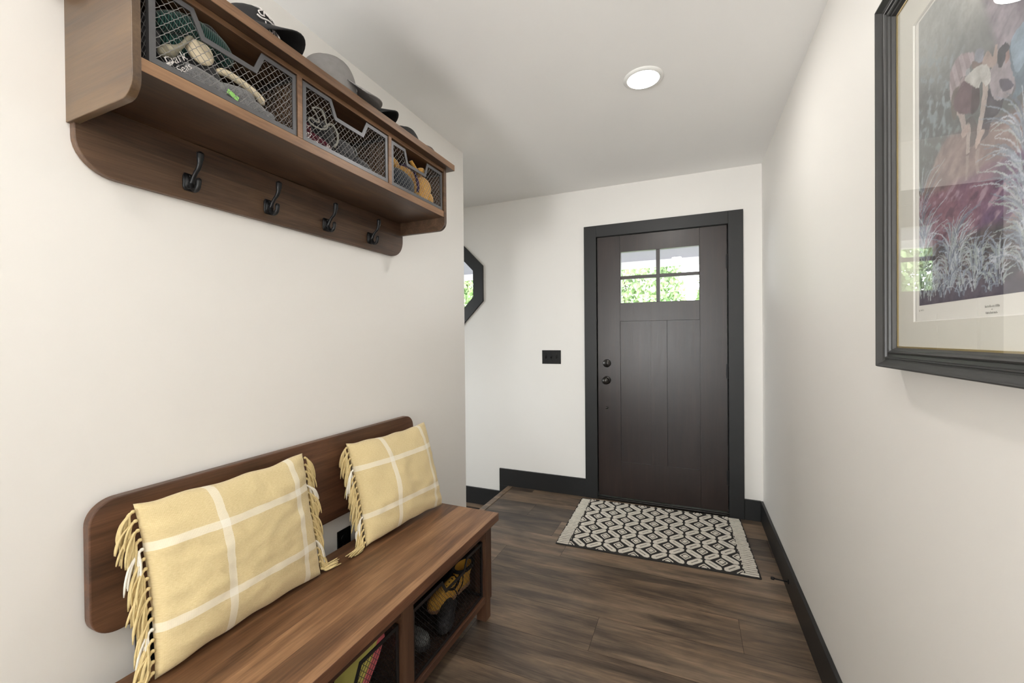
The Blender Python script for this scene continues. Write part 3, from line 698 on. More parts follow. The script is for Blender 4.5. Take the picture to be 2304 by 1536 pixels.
    bm = bmesh.new(); blob(bm, (-1.105, 1.115, 1.920), (.030, .042, .042), rotm(-20, 0, 0), 14, 22, .85, .16, 61, wscale=22); blob(bm, (-1.105, 1.185, 1.898), (.030, .060, .024), rotm(-10, 0, 0), 14, 22, .85, .16, 65, wscale=22)
    obj('body', bm, M['darkgrey'], t, True)
    bm = bmesh.new(); s = smoothpath([(-1.083, 1.142, 1.945), (-1.080, 1.150, 1.930), (-1.081, 1.150, 1.915)], 4); tube(bm, s, .004, 8); obj('pull_loop', bm, M['shoegrey'], t, True)
    # ---- far cubby
    g3 = 'winter things in the cubby of the coat shelf nearest the door'
    t = thing('knit_hat', 'round navy knit hat in the wire basket nearest the door', 'hat', (-1.12, 1.42, 1.873), g3)
    bm = bmesh.new(); blob(bm, (-1.125, 1.418, 1.918), (.058, .092, .055), rotm(-4, 0, 0), 16, 26, .85, .06, 71); obj('crown', bm, M['navyknit'], t, True)
    t = thing('folded_cloth', 'golden yellow and purple cloth folded in the wire basket nearest the door', 'cloth', (-1.13, 1.56, 1.873), g3)
    bm = bmesh.new(); blob(bm, (-1.115, 1.572, 1.935), (.042, .056, .066), rotm(-14, 0, 0), 16, 24, .75, .14, 81); blob(bm, (-1.15, 1.50, 1.985), (.045, .060, .030), rotm(-10, 0, 0), 14, 22, .8, .16, 85)
    blob(bm, (-1.125, 1.375, 1.985), (.040, .045, .020), rotm(-12, 0, 0), 14, 20, .8, .16, 87); blob(bm, (-1.105, 1.610, 1.902), (.032, .030, .034), None, 12, 20, .8, .1, 88)
    obj('fabric', bm, M['yellowknit'], t, True)
    bm = bmesh.new(); s = smoothpath([(-1.080, 1.462, 2.020), (-1.078, 1.480, 2.006), (-1.080, 1.502, 1.993)], 5); tube(bm, s, [.010] * len(s), 10, flat=.5); blob(bm, (-1.083, 1.535, 2.002), (.016, .022, .016), rotm(20, 0, 0), 10, 16, .7, .1, 3); obj('folded_end', bm, M['yellowknit'], t, True)
    bm = bmesh.new(); s = smoothpath([(-1.084, 1.496, 1.985), (-1.076, 1.500, 1.955), (-1.074, 1.507, 1.93), (-1.08, 1.512, 1.905)], 5); tube(bm, s, .006, 8); obj('purple_trim', bm, M['purple'], t, True)
    bm = bmesh.new(); blob(bm, (-1.15, 1.50, 2.016), (.04, .05, .014), None, 8, 14, 1, .2, 3); obj('purple_trim', bm, M['purple'], t, True)
    bm = bmesh.new(); blob(bm, (-1.125, 1.350, 2.000), (.03, .03, .018), None, 8, 14, 1, .2, 9); obj('purple_trim', bm, M['purple'], t, True)

def cap(label, c, yaw, r, h, bl, mc, mb, logo=False, strap=False, droop=.022, slope=.006):
    """baseball cap, bill towards local +u"""
    c = Vector(c); R = rotm(z=yaw); t = thing('baseball_cap', label, 'cap', tuple(c), 'caps on top of the coat shelf')
    P = lambda u, v, w: c + R @ Vector((u, v, w))
    def rad(e): return r * (1 - .02 * e) * math.cos(e * PI / 2) ** .62
    def srf(a, e, off=0):
        f = max(0, math.cos(a)); rr = rad(e) + off; hh = h * math.sin(e * PI / 2) ** .95 * (1 - .05 * (1 - f)) + off * e
        return P(rr * math.cos(a) * 1.06, rr * math.sin(a) * .93, hh)
    bm = bmesh.new(); n, m = 14, 36; rows = []
    for i in range(n + 1):
        e = i / n * .985; rows.append([bm.verts.new(srf(2 * PI * k / m, e, -.0009 * (1 if k % 6 == 0 else 0) + .0012 * noise.noise(Vector((k * .7, i * .5, r * 90))))) for k in range(m)])
    for i in range(n):
        for k in range(m):
            if strap and i < 4 and abs(((k / m * 2 * PI) - PI)) < .42: continue
            bm.faces.new([rows[i][k], rows[i][(k + 1) % m], rows[i + 1][(k + 1) % m], rows[i + 1][k]])
    bm.faces.new(rows[-1]); crown = o = obj('crown', bm, mc, t, True, subd=1); s = o.modifiers.new('cloth', 'SOLIDIFY'); s.thickness = .0025
    bm = bmesh.new(); A = 14; B = 7; gr = []
    for i in range(A + 1):
        a = -1.12 + 2.24 * i / A; row = []
        for j in range(B + 1):
            q = j / B; ln = bl * math.cos(a * .92) ** .45
            p0 = (r * 1.05 * math.cos(a), r * .94 * math.sin(a)); u = p0[0] + ln * q * math.cos(a * .35); v = p0[1] + ln * q * math.sin(a * .28) * .35
            row.append(bm.verts.new(P(u, v, .010 + slope - droop * (v / r) ** 2 * (.35 + .65 * q) - slope * q + droop * .75)))
        gr.append(row)
    for i in range(A):
        for j in range(B): bm.faces.new([gr[i][j], gr[i + 1][j], gr[i + 1][j + 1], gr[i][j + 1]])
    o = obj('bill', bm, mb, t, True); s = o.modifiers.new('board', 'SOLIDIFY'); s.thickness = .0035
    bm = bmesh.new(); blob(bm, P(0, 0, h + .001), (.007, .007, .004), n=6, m=12); obj('top_button', bm, mc, crown, True)
    if strap:
        bm = bmesh.new(); s = [srf(PI + q, .06, .001) for q in (-.45, -.25, 0, .25, .45)]; tube(bm, s, .008, 8, flat=.2); obj('strap', bm, mc, t, True)
    if logo:
        bm = bmesh.new()
        S = lambda a, e: srf(a, e, .002)
        # embroidered script: a big looped S, a scribbled word, an underline swash and a smaller word below
        strokes = [[(-.78, .62), (-.70, .72), (-.55, .70), (-.50, .60), (-.62, .54), (-.72, .48), (-.66, .40), (-.52, .42)],
                   [(-.52, .46), (-.42, .58), (-.34, .50), (-.30, .58), (-.26, .46), (-.16, .60), (-.12, .48), (-.04, .66), (.02, .48), (.10, .62), (.16, .46), (.24, .60), (.32, .46), (.40, .60), (.48, .50), (.62, .66)],
                   [(-.80, .37), (-.66, .33), (-.40, .36), (-.05, .34), (.3, .38), (.65, .42)],
                   [(-.72, .66), (-.40, .70), (-.10, .74), (.3, .72), (.6, .74)]]
        for k, st in enumerate(strokes):
            pth = smoothpath([(a, e, 0) for a, e in st], 6); tube(bm, [S(p.x, p.y) for p in pth], .0017 if k != 2 else .0022, 6)
        vs, fs = text_polys('John', .034)
        V = [bm.verts.new(srf(-.22 + v.x / r, .22 + v.y / h * .80, .0022)) for v in vs]
        for f in fs: bm.faces.new([V[i] for i in f])
        obj('embroidery', bm, M['stitch'], crown, recalc=False)
    return t

def build_caps():
    z = 2.0925
    cap('black baseball cap with white script embroidery, nearest on the coat shelf', (-1.150, .800, z), 26, .083, .112, .070, M['capblack'], M['capblack'], logo=True, droop=.042)
    cap('washed grey baseball cap with long bill, between two black caps on the coat shelf', (-1.114, 1.055, z), 62, .088, .124, .090, M['capgrey'], M['capgrey'], droop=.016, slope=.014)
    cap('plain black baseball cap whose arched bill follows the grey cap on the shelf', (-1.160, 1.240, z), 24, .074, .105, .075, M['capblack'], M['capblack'], droop=.042)
    cap('charcoal baseball cap between the plain black cap and the taupe cap', (-1.135, 1.470, z), 200, .072, .086, .050, M['capcoal'], M['capcoal'], droop=.03)
    cap('taupe baseball cap last on the coat shelf, nearest the door', (-1.130, 1.612, z), 200, .064, .066, .050, M['captaupe'], M['captaupe'], droop=.02)

# ------------------------------------------------------------------ storage bench
def build_bench():
    t = thing('storage_bench', 'brown wooden entry bench with floating backrest and wire basket cubbies', 'bench', (-1.03, 1.11, 0))
    D = M['benchdark']; Lg = M['benchleg']
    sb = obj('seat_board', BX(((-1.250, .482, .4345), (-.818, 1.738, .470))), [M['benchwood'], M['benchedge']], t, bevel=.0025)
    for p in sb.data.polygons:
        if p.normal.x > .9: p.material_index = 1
    for x0, x1 in ((-.9035, -.848), (-1.235, -1.18)):
        for y0, y1 in ((.504, .560), (1.661, 1.717)):
            bm = bmesh.new(); v = box(bm, (x0, y0, 0), (x1, y1, .4345))
            cx, cy = (x0 + x1) / 2, (y0 + y1) / 2
            bm2 = bmesh.new(); box(bm2, (x0, y0, .088), (x1, y1, .4345))
            w = box(bm2, (x0 + .004, y0 + .004, 0), (x1 - .004, y1 - .004, .088))
            bm.free(); obj('leg', bm2, Lg, t, bevel=.002)
    obj('divider_post', BX(((-.892, 1.080, .088), (-.852, 1.140, .4345))), Lg, t, bevel=.0015)
    obj('divider_panel', BX(((-1.228, 1.095, .098), (-.892, 1.125, .4345))), M['cellar'], t)
    obj('apron', BX(((-.878, .560, .385), (-.856, 1.080, .4345)), ((-.878, 1.140, .385), (-.856, 1.661, .4345))), D, t, bevel=.001)
    obj('bottom_rail', BX(((-.892, .560, .088), (-.853, 1.661, .1145))), D, t, bevel=.0015)
    obj('bottom_board', BX(((-1.228, .51, .098), (-.892, 1.71, .1125))), M['cellar'], t)
    obj('back_panel', BX(((-1.236, .51, .09), (-1.228, 1.71, .4345))), M['cellar'], t)
    for y0, y1 in ((.512, .526), (1.695, 1.709)): obj('shade_panel', BX(((-1.228, y0, .09), (-.892, y1, .4345))), M['cellar'], t)  # unseen panels added to darken the bench interior
    bm = bmesh.new(); prism(bm, rrect(.502, .566, 1.738, .892, .056, 12), 'x', -1.3175, -1.2895); obj('backrest', bm, M['benchwood2'], t, bevel=.003)
    for y in (.630, 1.590):
        bm = bmesh.new(); box(bm, (-1.3275, y - .027, .10), (-1.3185, y + .027, .80)); box(bm, (-1.3185, y - .027, .36), (-1.250, y + .027, .369)); box(bm, (-1.3185, y - .027, .10), (-1.296, y + .027, .55))
        box(bm, (-1.296, y - .027, .40), (-1.236, y + .027, .41))
        obj('backrest_bracket', bm, M['black'], t)

def shoe(label, c, yaw, L, mu, ms, ml, high=0, pitch=0, roll=0, group=None, mc=None, name='shoe', cat='shoe'):
    """shoe with its heel at c, toe towards local +u; high = height of a boot shaft"""
    c = Vector(c); R = rotm(roll, pitch, yaw); t = thing(name, label, cat, tuple(c), group)
    P = lambda u, v, w: c + R @ Vector((u, v, w))
    secs = [(0, .022, .055), (.03, .030, .072), (.10, .033, .082), (.30, .033, .088), (.45, .036, .080), (.60, .042, .064), (.78, .044, .052), (.92, .036, .044), (.99, .018, .032), (1.0, .004, .02)]
    k = L / .29; m = 16
    bm = bmesh.new(); rings = []
    for s, w, h in secs:
        rings.append([bm.verts.new(P(s * L, math.copysign(abs(math.cos(a)) ** .8, math.cos(a)) * w * k, (.018 + (h - .0) * max(0, math.sin(a)) ** .75) * k)) for a in [PI * q / (m - 1) for q in range(m)]])
    for i in range(len(rings) - 1):
        for q in range(m - 1): bm.faces.new([rings[i][q], rings[i][q + 1], rings[i + 1][q + 1], rings[i + 1][q]])
        bm.faces.new([rings[i][-1], rings[i][0], rings[i + 1][0], rings[i + 1][-1]])
    bm.faces.new(rings[0]); bm.faces.new(rings[-1][::-1])
    if high:
        sh = [(.13, .080, .062, .036), (.12, .06 + high * .45, .064, .038), (.11, .06 + high, .068, .042)]; rr = []
        for s, z, a, b in [(.16, .05, .068, .036)] + sh: rr.append([bm.verts.new(P(s * L * 1.2 + a * k * math.cos(q / 20 * 2 * PI), b * k * math.sin(q / 20 * 2 * PI), z * k)) for q in range(20)])
        for i in range(3):
            for q in range(20): bm.faces.new([rr[i][q], rr[i][(q + 1) % 20], rr[i + 1][(q + 1) % 20], rr[i + 1][q]])
    obj('upper', bm, mu, t, True)
    bm = bmesh.new(); out = [(-.006, 0)] + [(s * L, w * k * 1.12) for s, w, h in secs[:-1]] + [(L * 1.02, 0)] + [(s * L, -w * k * 1.12) for s, w, h in secs[:-1]][::-1]
    A = [bm.verts.new(P(u, v, 0)) for u, v in out]; B = [bm.verts.new(P(u, v, .024 * k)) for u, v in out]
    bm.faces.new(A[::-1]); bm.faces.new(B)
    for i in range(len(out)): bm.faces.new([A[i], A[(i + 1) % len(out)], B[(i + 1) % len(out)], B[i]])
    obj('sole', bm, ms, t, bevel=.004)
    bm = bmesh.new()
    top = lambda s: .02 * k + (.088 - (s - .3) * .12 if s > .3 else .088) * k
    for i in range(5):
        s = .34 + .07 * i
        tube(bm, [P(s * L, -.024 * k, top(s) - .012 * k), P((s + .02) * L, 0, top(s) + .003), P((s + .035) * L, .024 * k, top(s) - .014 * k)], .0024, 6)
        tube(bm, [P(s * L, .024 * k, top(s) - .012 * k), P((s + .02) * L, 0, top(s) + .005), P((s + .035) * L, -.024 * k, top(s) - .014 * k)], .0024, 6)
    tube(bm, smoothpath([P(.33 * L, 0, top(.33)), P(.30 * L, .03, top(.3) + .02), P(.38 * L, .05, top(.4) + .004), P(.46 * L, .045, top(.5) - .02)], 4), .0022, 6)
    obj('laces', bm, ml, t, True)
    if mc:
        bm = bmesh.new()
        if high: tube(bm, [P(.11 * L * 1.2 + .069 * k * math.cos(q / 20 * 2 * PI), .043 * k * math.sin(q / 20 * 2 * PI), (.06 + high) * k) for q in range(21)], .0075, 8)
        for sg in (-1, 1): tube(bm, smoothpath([P(.30 * L, .026 * k * sg, (.105 + high * .4) * k), P(.38 * L, .032 * k * sg, .085 * k), P(.50 * L, .034 * k * sg, .070 * k), P(.60 * L, .020 * k * sg, .078 * k)], 4), .005, 8)
        obj('trim_binding', bm, mc, t, True)
    return t

def build_shoes():
    g = 'shoes in the bench basket nearest the door'
    shoe('yellow lace-up boot with black laces in the basket nearest the door', (-.935, 1.640, .185), -104, .225, M['bootyellow'], M['boottan'], M['lace'], high=.075, pitch=8, roll=-12, group=g, mc=M['lace'], name='boot', cat='boot')
    shoe('dark grey mesh shoe lying under the yellow boot', (-.960, 1.560, .125), -70, .20, M['shoedark'], M['shoedark'], M['lace'], group=g, roll=10, pitch=0)
    shoe('dark shoe with a shiny grey toe cap at the left of the yellow boot', (-1.115, 1.255, .150), 2, .235, M['shoegrey'], M['shoedark'], M['lace'], group=g)
    g = 'shoes in the nearest bench basket'
    t = thing('foam_sandal', 'yellow and pink foam sandal standing on edge in the nearest bench basket', 'sandal', (-.90, .96, .125), g)
    def slab(w0, w1):
        bm = bmesh.new(); o = [(-.12, -.036), (-.06, -.044), (.04, -.042), (.095, -.034), (.118, -.012), (.118, .014), (.095, .034), (.04, .044), (-.06, .042), (-.12, .032), (-.135, 0)]
        n = Vector((.12, -.86, .50)).normalized(); u = Vector((.12, .70, .70)); u = (u - n * u.dot(n)).normalized(); v = n.cross(u); c = Vector((-.955, .985, .262))
        A = [bm.verts.new(c + u * a + v * b + n * w0) for a, b in o]; B = [bm.verts.new(c + u * a + v * b + n * w1) for a, b in o]
        bm.faces.new(A[::-1]); bm.faces.new(B)
        for i in range(len(o)): bm.faces.new([A[i], A[(i + 1) % len(o)], B[(i + 1) % len(o)], B[i]])
        return bm
    obj('footbed', slab(0, .016), M['limeshoe'], t, bevel=.004); obj('sole', slab(-.042, 0), M['pink'], t, bevel=.004)
    shoe('navy suede shoe beside the yellow and pink sandal', (-.985, .640, .225), 12, .24, M['navyshoe'], M['shoedark'], M['lace'], group=g)
    shoe('dark grey shoe at the bottom of the nearest bench basket', (-1.15, .98, .125), -5, .24, M['shoedark'], M['shoedark'], M['lace'], group=g)

# ------------------------------------------------------------------ cushions
def cushion(label, c, ud, vd, a, b, T, sides, seed):
    c = Vector(c); U = Vector(ud).normalized(); V = Vector(vd); V = (V - U * V.dot(U)).normalized(); W = V.cross(U) * -1
    if W.x < 0: W = -W
    t = thing('throw_cushion', label, 'cushion', tuple(c - V * b), 'plaid cushions on the bench')
    n = 44; bm = bmesh.new(); uvl = bm.loops.layers.uv.new('UVMap')
    def pos(u, v, sg):
        e = max(0, 1 - u * u) ** .5 * max(0, 1 - v * v) ** .5
        th = T * (e ** .85)
        x = a * u * (1 - .055 * (1 - v * v)) ; y = b * v * (1 - .06 * (1 - u * u)) + .006 * noise.noise(Vector((u * 3 + seed, v * .7, 9))) * v * v
        q = Vector((u * 2.1 + seed, v * 2.1, seed * 3 + sg))
        th *= 1 + .14 * noise.noise(q) + .07 * noise.noise(q * 2.7)
        fold = .0055 * noise.noise(Vector((u * 2.2 + seed, v * 7.5 + .6 * u, seed))) * (abs(u) ** 2) * (1 - u * u) ** .4 * 2.2
        sag = -.02 * (1 - u * u) * (v < 0) * v * v * 0
        return c + U * x + V * (y + sag) + W * (sg * (th + fold * (e > 0)))
    top = {}; bot = {}
    for i in range(n + 1):
        for j in range(n + 1):
            u = math.sin((2 * i / n - 1) * PI / 2) * .35 + (2 * i / n - 1) * .65; v = math.sin((2 * j / n - 1) * PI / 2) * .35 + (2 * j / n - 1) * .65
            top[i, j] = (bm.verts.new(pos(u, v, 1)), (u, v))
            edge = i in (0, n) or j in (0, n)
            bot[i, j] = top[i, j] if edge else (bm.verts.new(pos(u, v, -1)), (u, v))
    for G, flip in ((top, 0), (bot, 1)):
        for i in range(n):
            for j in range(n):
                q = [G[i, j], G[i + 1, j], G[i + 1, j + 1], G[i, j + 1]]
                if flip: q = q[::-1]
                try: f = bm.faces.new([k[0] for k in q])
                except ValueError: continue
                for l, k in zip(f.loops, q): l[uvl].uv = ((k[1][0] + 1) / 2, (k[1][1] + 1) / 2)
    obj('cover', bm, M['plaid'], t, True)
    # knotted fringe along the side hems
    rnd = random.Random(seed * 10)
    for sd in sides:
        bm = bmesh.new(); N = 17
        for k in range(N):
            v = -.97 + 1.94 * (k + .5) / N; e = pos(sd * 1.0, v, 1); white = abs((v + 1) / 2 - .27) < .045 or abs((v + 1) / 2 - .735) < .045; mi = 1 if white else 0
            o = U * sd; g = Vector((0, 0, -1)); ln = rnd.uniform(.066, .094); lift = W * .004
            zfloor = .4715
            k1 = e + o * .006 + lift
            blob(bm, k1, (.0045, .0050, .0045), n=6, m=8, mi=mi)
            for q in range(9):
                j = Vector((rnd.uniform(-1, 1), rnd.uniform(-1, 1), 0)); sp = o * rnd.uniform(.010, .034) + W * rnd.uniform(-.003, .010)
                p1 = k1 + o * .008 + g * .006 + j * .002; p2 = k1 + sp * .8 + g * ln * .35 + j * .004; p3 = k1 + sp * 1.05 + g * ln * .7 + j * .006; p4 = k1 + sp * 1.1 + g * ln * rnd.uniform(.9, 1.1) + j * .009
                ps = []
                for p in (k1, p1, p2, p3, p4):
                    if p.z < zfloor + .004:                          # strands that reach the seat lie on it
                        ov = zfloor + .004 - p.z; p = p + o * ov * .75 + W * ov * .15; p.z = zfloor + .0045 + .002 * q
                    if p.x < -1.283: p.x = -1.283
                    ps.append(p)
                s = smoothpath(ps, 3); tube(bm, s, [.0027] * (len(s) - 3) + [.0024, .0020, .0012], 5, mi=mi)
        obj('fringe', bm, [M['fringe'], M['fringewhite']], t, True, recalc=False)
    return t

# ------------------------------------------------------------------ picture
def build_picture():
    y0, y1, z0, z1 = .541, 1.259, 1.196, 2.034
    t = thing('framed_print', 'large charcoal framed print with cream mat on the right wall', 'picture', (XR, .9, z0))
    prof = [(0, 0), (0, .040), (.0015, .0445), (.0035, .0455), (.005, .0445), (.007, .0415), (.012, .0350), (.017, .0318), (.0195, .0318), (.021, .0348), (.0235, .0348), (.0248, .031), (.031, .0295), (.0325, .0325), (.0355, .0345), (.038, .0325), (.0392, .0285), (.042, .0275), (.046, .0205), (.046, .012)]
    bm = bmesh.new(); rings = []
    for w, h in prof: rings.append([bm.verts.new((XR - h, a, b)) for a, b in ((y0 + w, z0 + w), (y1 - w, z0 + w), (y1 - w, z1 - w), (y0 + w, z1 - w))])
    for A, B in zip(rings, rings[1:]):
        for k in range(4): bm.faces.new([A[k], A[(k + 1) % 4], B[(k + 1) % 4], B[k]])
    obj('frame', bm, M['mould'], t)
    w = .0455; rect = lambda m: [(y0 + m, z0 + m), (y1 - m, z0 + m), (y1 - m, z1 - m), (y0 + m, z1 - m)]
    bm = bmesh.new(); ringprism(bm, rect(w), rect(w + .0035), 'x', .4275, .4300); obj('fillet', bm, M['gold'], t)
    my0, my1, mz0, mz1 = .658, 1.142, 1.297, 1.917
    o = rect(.0455); i = [(my0, mz0), (my1, mz0), (my1, mz1), (my0, mz1)]; i2 = [(my0 + .002, mz0 + .002), (my1 - .002, mz0 + .002), (my1 - .002, mz1 - .002), (my0 + .002, mz1 - .002)]
    bm = bmesh.new(); ringprism(bm, o, i, 'x', .4300, .4310); obj('mat_board', bm, M['mat'], t)
    bm = bmesh.new(); A = [bm.verts.new((.4300, a, b)) for a, b in i]; B = [bm.verts.new((.4328, a, b)) for a, b in i2]
    for k in range(4): bm.faces.new([A[k], A[(k + 1) % 4], B[(k + 1) % 4], B[k]])
    obj('mat_bevel', bm, M['matcore'], t)
    obj('backing_paper', BX(((.4334, y0 + .04, z0 + .04), (.4400, y1 - .04, z1 - .04))), M['matcore'], t)
    obj('glass_pane', BX(((.4262, y0 + .0445, z0 + .0445), (.4272, y1 - .0445, z1 - .0445))), M['glass'], t)
    # captions
    rnd = random.Random(2)
    def fineprint(y, z, n, h):
        bm = bmesh.new()
        for k in range(n):
            yy = y - k * h * .62; hh = h * rnd.uniform(.55, 1); w = h * rnd.uniform(.25, .5)
            bm.faces.new([bm.verts.new((.4331, yy - a, z + b)) for a, b in ((0, 0), (w, 0), (w * rnd.uniform(.5, 1), hh), (0, hh))])
        obj('fine_print', bm, M['ink'], t, recalc=False)
    fineprint(.9155, 1.3126, 15, .0038); fineprint(.8998, 1.3082, 2, .0028); fineprint(.9135, 1.3024, 13, .0036); fineprint(1.1255, 1.3180, 1, .0060); fineprint(1.1195, 1.3190, 6, .0036)
    paint_print(t)

def paint_print(t):
    """the print: harvesters bending by a muddy stream, spiky grass below"""
    NU, NV = 360, 464
    def C(r, g, b):
        m = (r + g + b) / 3; q = lambda x: (m + (x - m) * .72) * .80 + 205 * .20
        return Vector(lin(q(r), q(g), q(b))[:3])
    def mix(a, b, f): f = max(0, min(1, f)); return a * (1 - f) + b * f
    img = [[None] * (NU + 1) for _ in range(NV + 1)]
    sm = lambda e0, e1, x: (lambda q: q * q * (3 - 2 * q))(max(0, min(1, (x - e0) / (e1 - e0))))
    for j in range(NV + 1):
        v = j / NV
        for i in range(NU + 1):
            u = i / NU
            n1 = noise.fractal(Vector((u * 5, v * 6, 0)), 1, 2, 4); n2 = noise.fractal(Vector((u * 26, v * 30, 3)), 1, 2, 3); n3 = noise.fractal(Vector((u * 9 + v * 5, v * 26 - u * 10, 8)), 1, 2, 4)
            # hazy woodland above, brighter towards the top middle
            c = mix(C(98, 104, 106), C(168, 174, 170), sm(.60, .95, v + .12 * n1)); c = mix(c, C(206, 208, 200), sm(.22, 0, abs(u - .48 + .2 * (v - .9)) - .02) * sm(.70, .92, v))
            lf = sm(.05, .45, n2 + .35 * n1) * sm(.30, .12, abs(v - .62 + .15 * (u - .2))) * sm(.42, .20, u); c = mix(c, C(134, 156, 166), lf * .85)
            c = mix(c, C(66, 72, 74), sm(.60, .46, v) * sm(.34, .12, u) * .75)
            # rocky slope at the upper right
            rk = sm(-.02, .02, u - (.50 + (.72 - v) * .45)) * sm(.46, .56, v); c = mix(c, mix(C(116, 104, 122), C(168, 156, 170), .5 + n3), rk * .9)
            # muddy bank
            bank = .50 + .06 * math.sin(u * 7 + .6) * .5 + .02 * n1 - .05 * sm(.45, .9, u) + (-.12 * sm(.26, .02, u))
            gr = sm(.012, -.012, v - bank); c = mix(c, mix(C(118, 92, 92), C(158, 128, 122), .5 + .9 * n3), gr)
            # stream in rose and violet
            st = sm(.385, .345, v + .02 * n1 + .04 * (u - .3)) * sm(.16, .21, v - .02 * n3); vi = mix(C(140, 86, 106), C(98, 66, 112), sm(.25, .65, u + .2 * n1)); vi = mix(vi, C(186, 150, 168), sm(.12, .5, n3) * .7); vi = mix(vi, C(70, 54, 70), sm(.1, .5, -n3) * .55); c = mix(c, vi, st)
            lo = sm(.20, .165, v - .02 * n1); dk = mix(C(60, 62, 66), C(112, 92, 96), .45 + n3); c = mix(c, dk, lo); c = mix(c, C(74, 66, 92), sm(.10, .02, v) * .7)
            img[j][i] = c * (1 + .16 * n2 + .10 * noise.noise(Vector((u * 90 + v * 40, v * 110, 5))))
    def poly(pts, col, alpha=1.0, stripe=None, shade=0, soft=True):
        if soft:
            q = smoothpath([(a, b, 0) for a, b in [pts[-1]] + list(pts) + [pts[0], pts[1]]], 5)[5:-6]; pts = [(p.x, p.y) for p in q]
        us = [p[0] for p in pts]; vs = [p[1] for p in pts]
        for j in range(max(0, int(min(vs) * NV)), min(NV, int(max(vs) * NV) + 1) + 1):
            for i in range(max(0, int(min(us) * NU)), min(NU, int(max(us) * NU) + 1) + 1):
                du = .0030 * noise.noise(Vector((i * .25, j * .25, 7))); dv = .0030 * noise.noise(Vector((i * .25, j * .25, 17)))
                if point_in(pts, i / NU + du, j / NV + dv):
                    cc = col
                    if stripe and math.sin((i / NU * .8 + j / NV * .35) * stripe[0]) > .1: cc = stripe[1]
                    cc = cc * (1 + .28 * noise.noise(Vector((i * .08, j * .08, 2))) + .14 * noise.noise(Vector((i * .4, j * .4, 2))))
                    img[j][i] = mix(img[j][i], cc, alpha)
    def stroke(pts, w0, w1, col, alpha=.9):
        P = smoothpath([(a, b, 0) for a, b in pts], 8); n = len(P)
        for k in range(n - 1):
            w = w0 + (w1 - w0) * k / n; d = (P[k + 1] - P[k]).normalized(); s = Vector((-d.y, d.x, 0)) * w
            a, b = P[k], P[k + 1]; poly([(a.x - s.x, a.y - s.y), (b.x - s.x, b.y - s.y), (b.x + s.x, b.y + s.y), (a.x + s.x, a.y + s.y)], col, alpha, soft=False)
    # first figure, striped shirt and cap
    poly([(.246, .697), (.268, .725), (.321, .735), (.402, .703), (.407, .681), (.381, .671), (.37, .652), (.321, .665), (.315, .620), (.285, .600), (.255, .62)], C(150, 128, 136), .95, (150, C(176, 160, 168)))
    poly([(.262, .64), (.315, .645), (.318, .60), (.29, .555), (.262, .575)], C(104, 92, 84), .9)
    poly([(.397, .680), (.428, .664), (.457, .655), (.447, .636), (.417, .645), (.392, .664)], C(120, 96, 90), .95)
    poly([(.41, .678), (.413, .700), (.438, .697), (.460, .680), (.455, .654), (.428, .662)], C(132, 140, 160), 1)
    poly([(.355, .668), (.375, .672), (.382, .655), (.36, .650)], C(150, 160, 168), .9)
    poly([(.315, .655), (.350, .655), (.340, .60), (.318, .60)], C(150, 126, 132), .85)
    # shadows on the bank
    poly([(.462, .535), (.500, .545), (.561, .512), (.545, .482), (.504, .473), (.481, .441), (.442, .437), (.405, .45), (.45, .49)], C(70, 66, 80), .85)
    poly([(.335, .52), (.40, .52), (.43, .45), (.38, .44), (.36, .47)], C(84, 76, 80), .8)
    poly([(.462, .568), (.504, .556), (.513, .534), (.475, .530)], C(66, 64, 78), .9)
    # third figure, dark hair, pale bundle
    poly([(.452, .645), (.472, .668), (.49, .664), (.509, .640), (.522, .664), (.533, .658), (.527, .611), (.49, .618)], C(172, 146, 136), .95)
    poly([(.495, .61), (.575, .60), (.615, .555), (.60, .505), (.53, .515), (.495, .56)], C(160, 148, 158), .9)
    poly([(.531, .623), (.54, .645), (.574, .644), (.591, .628), (.578, .610), (.557, .594), (.544, .594)], C(58, 60, 72), .95)
    poly([(.575, .618), (.592, .618), (.590, .596), (.57, .592)], C(160, 120, 112), .9)
    poly([(.54, .562), (.574, .553), (.607, .528), (.603, .517), (.561, .526)], C(84, 80, 100), .95)
    # blue figure
    poly([(.597, .635), (.66, .655), (.72, .65), (.73, .52), (.66, .49), (.602, .488), (.622, .515), (.603, .558), (.593, .60)], C(98, 122, 142), .95)
    poly([(.597, .635), (.66, .655), (.68, .64), (.66, .56), (.62, .55)], C(136, 166, 192), .85)
    # second figure, white blouse and plum skirt
    stroke([(.305, .585), (.330, .545), (.345, .505), (.352, .49)], .016, .012, C(178, 158, 152)); stroke([(.345, .50), (.372, .50), (.368, .46), (.366, .425)], .013, .011, C(182, 162, 156))
    poly([(.33, .505), (.372, .51), (.374, .488), (.332, .482)], C(186, 158, 150), .95)
    stroke([(.470, .605), (.468, .56), (.455, .52), (.438, .48), (.425, .435)], .016, .013, C(186, 166, 158)); poly([(.412, .448), (.44, .465), (.468, .460), (.44, .438), (.415, .425)], C(190, 160, 150), .95)
    poly([(.346, .648), (.422, .600), (.437, .565), (.427, .535), (.391, .535), (.326, .556), (.285, .583), (.274, .616), (.309, .636)], C(104, 74, 86), .97)
    poly([(.40, .612), (.437, .58), (.430, .535), (.385, .535), (.39, .58)], C(62, 52, 58), .8)
    poly([(.346, .650), (.392, .655), (.447, .648), (.486, .624), (.499, .585), (.476, .577), (.447, .599), (.427, .590), (.391, .615)], C(196, 196, 190), .97)
    stroke([(.365, .42), (.36, .38), (.355, .35)], .010, .006, C(176, 152, 148), .5); stroke([(.425, .42), (.42, .38), (.43, .35)], .012, .006, C(176, 152, 148), .5)
    # spiky grasses
    rnd = random.Random(4)
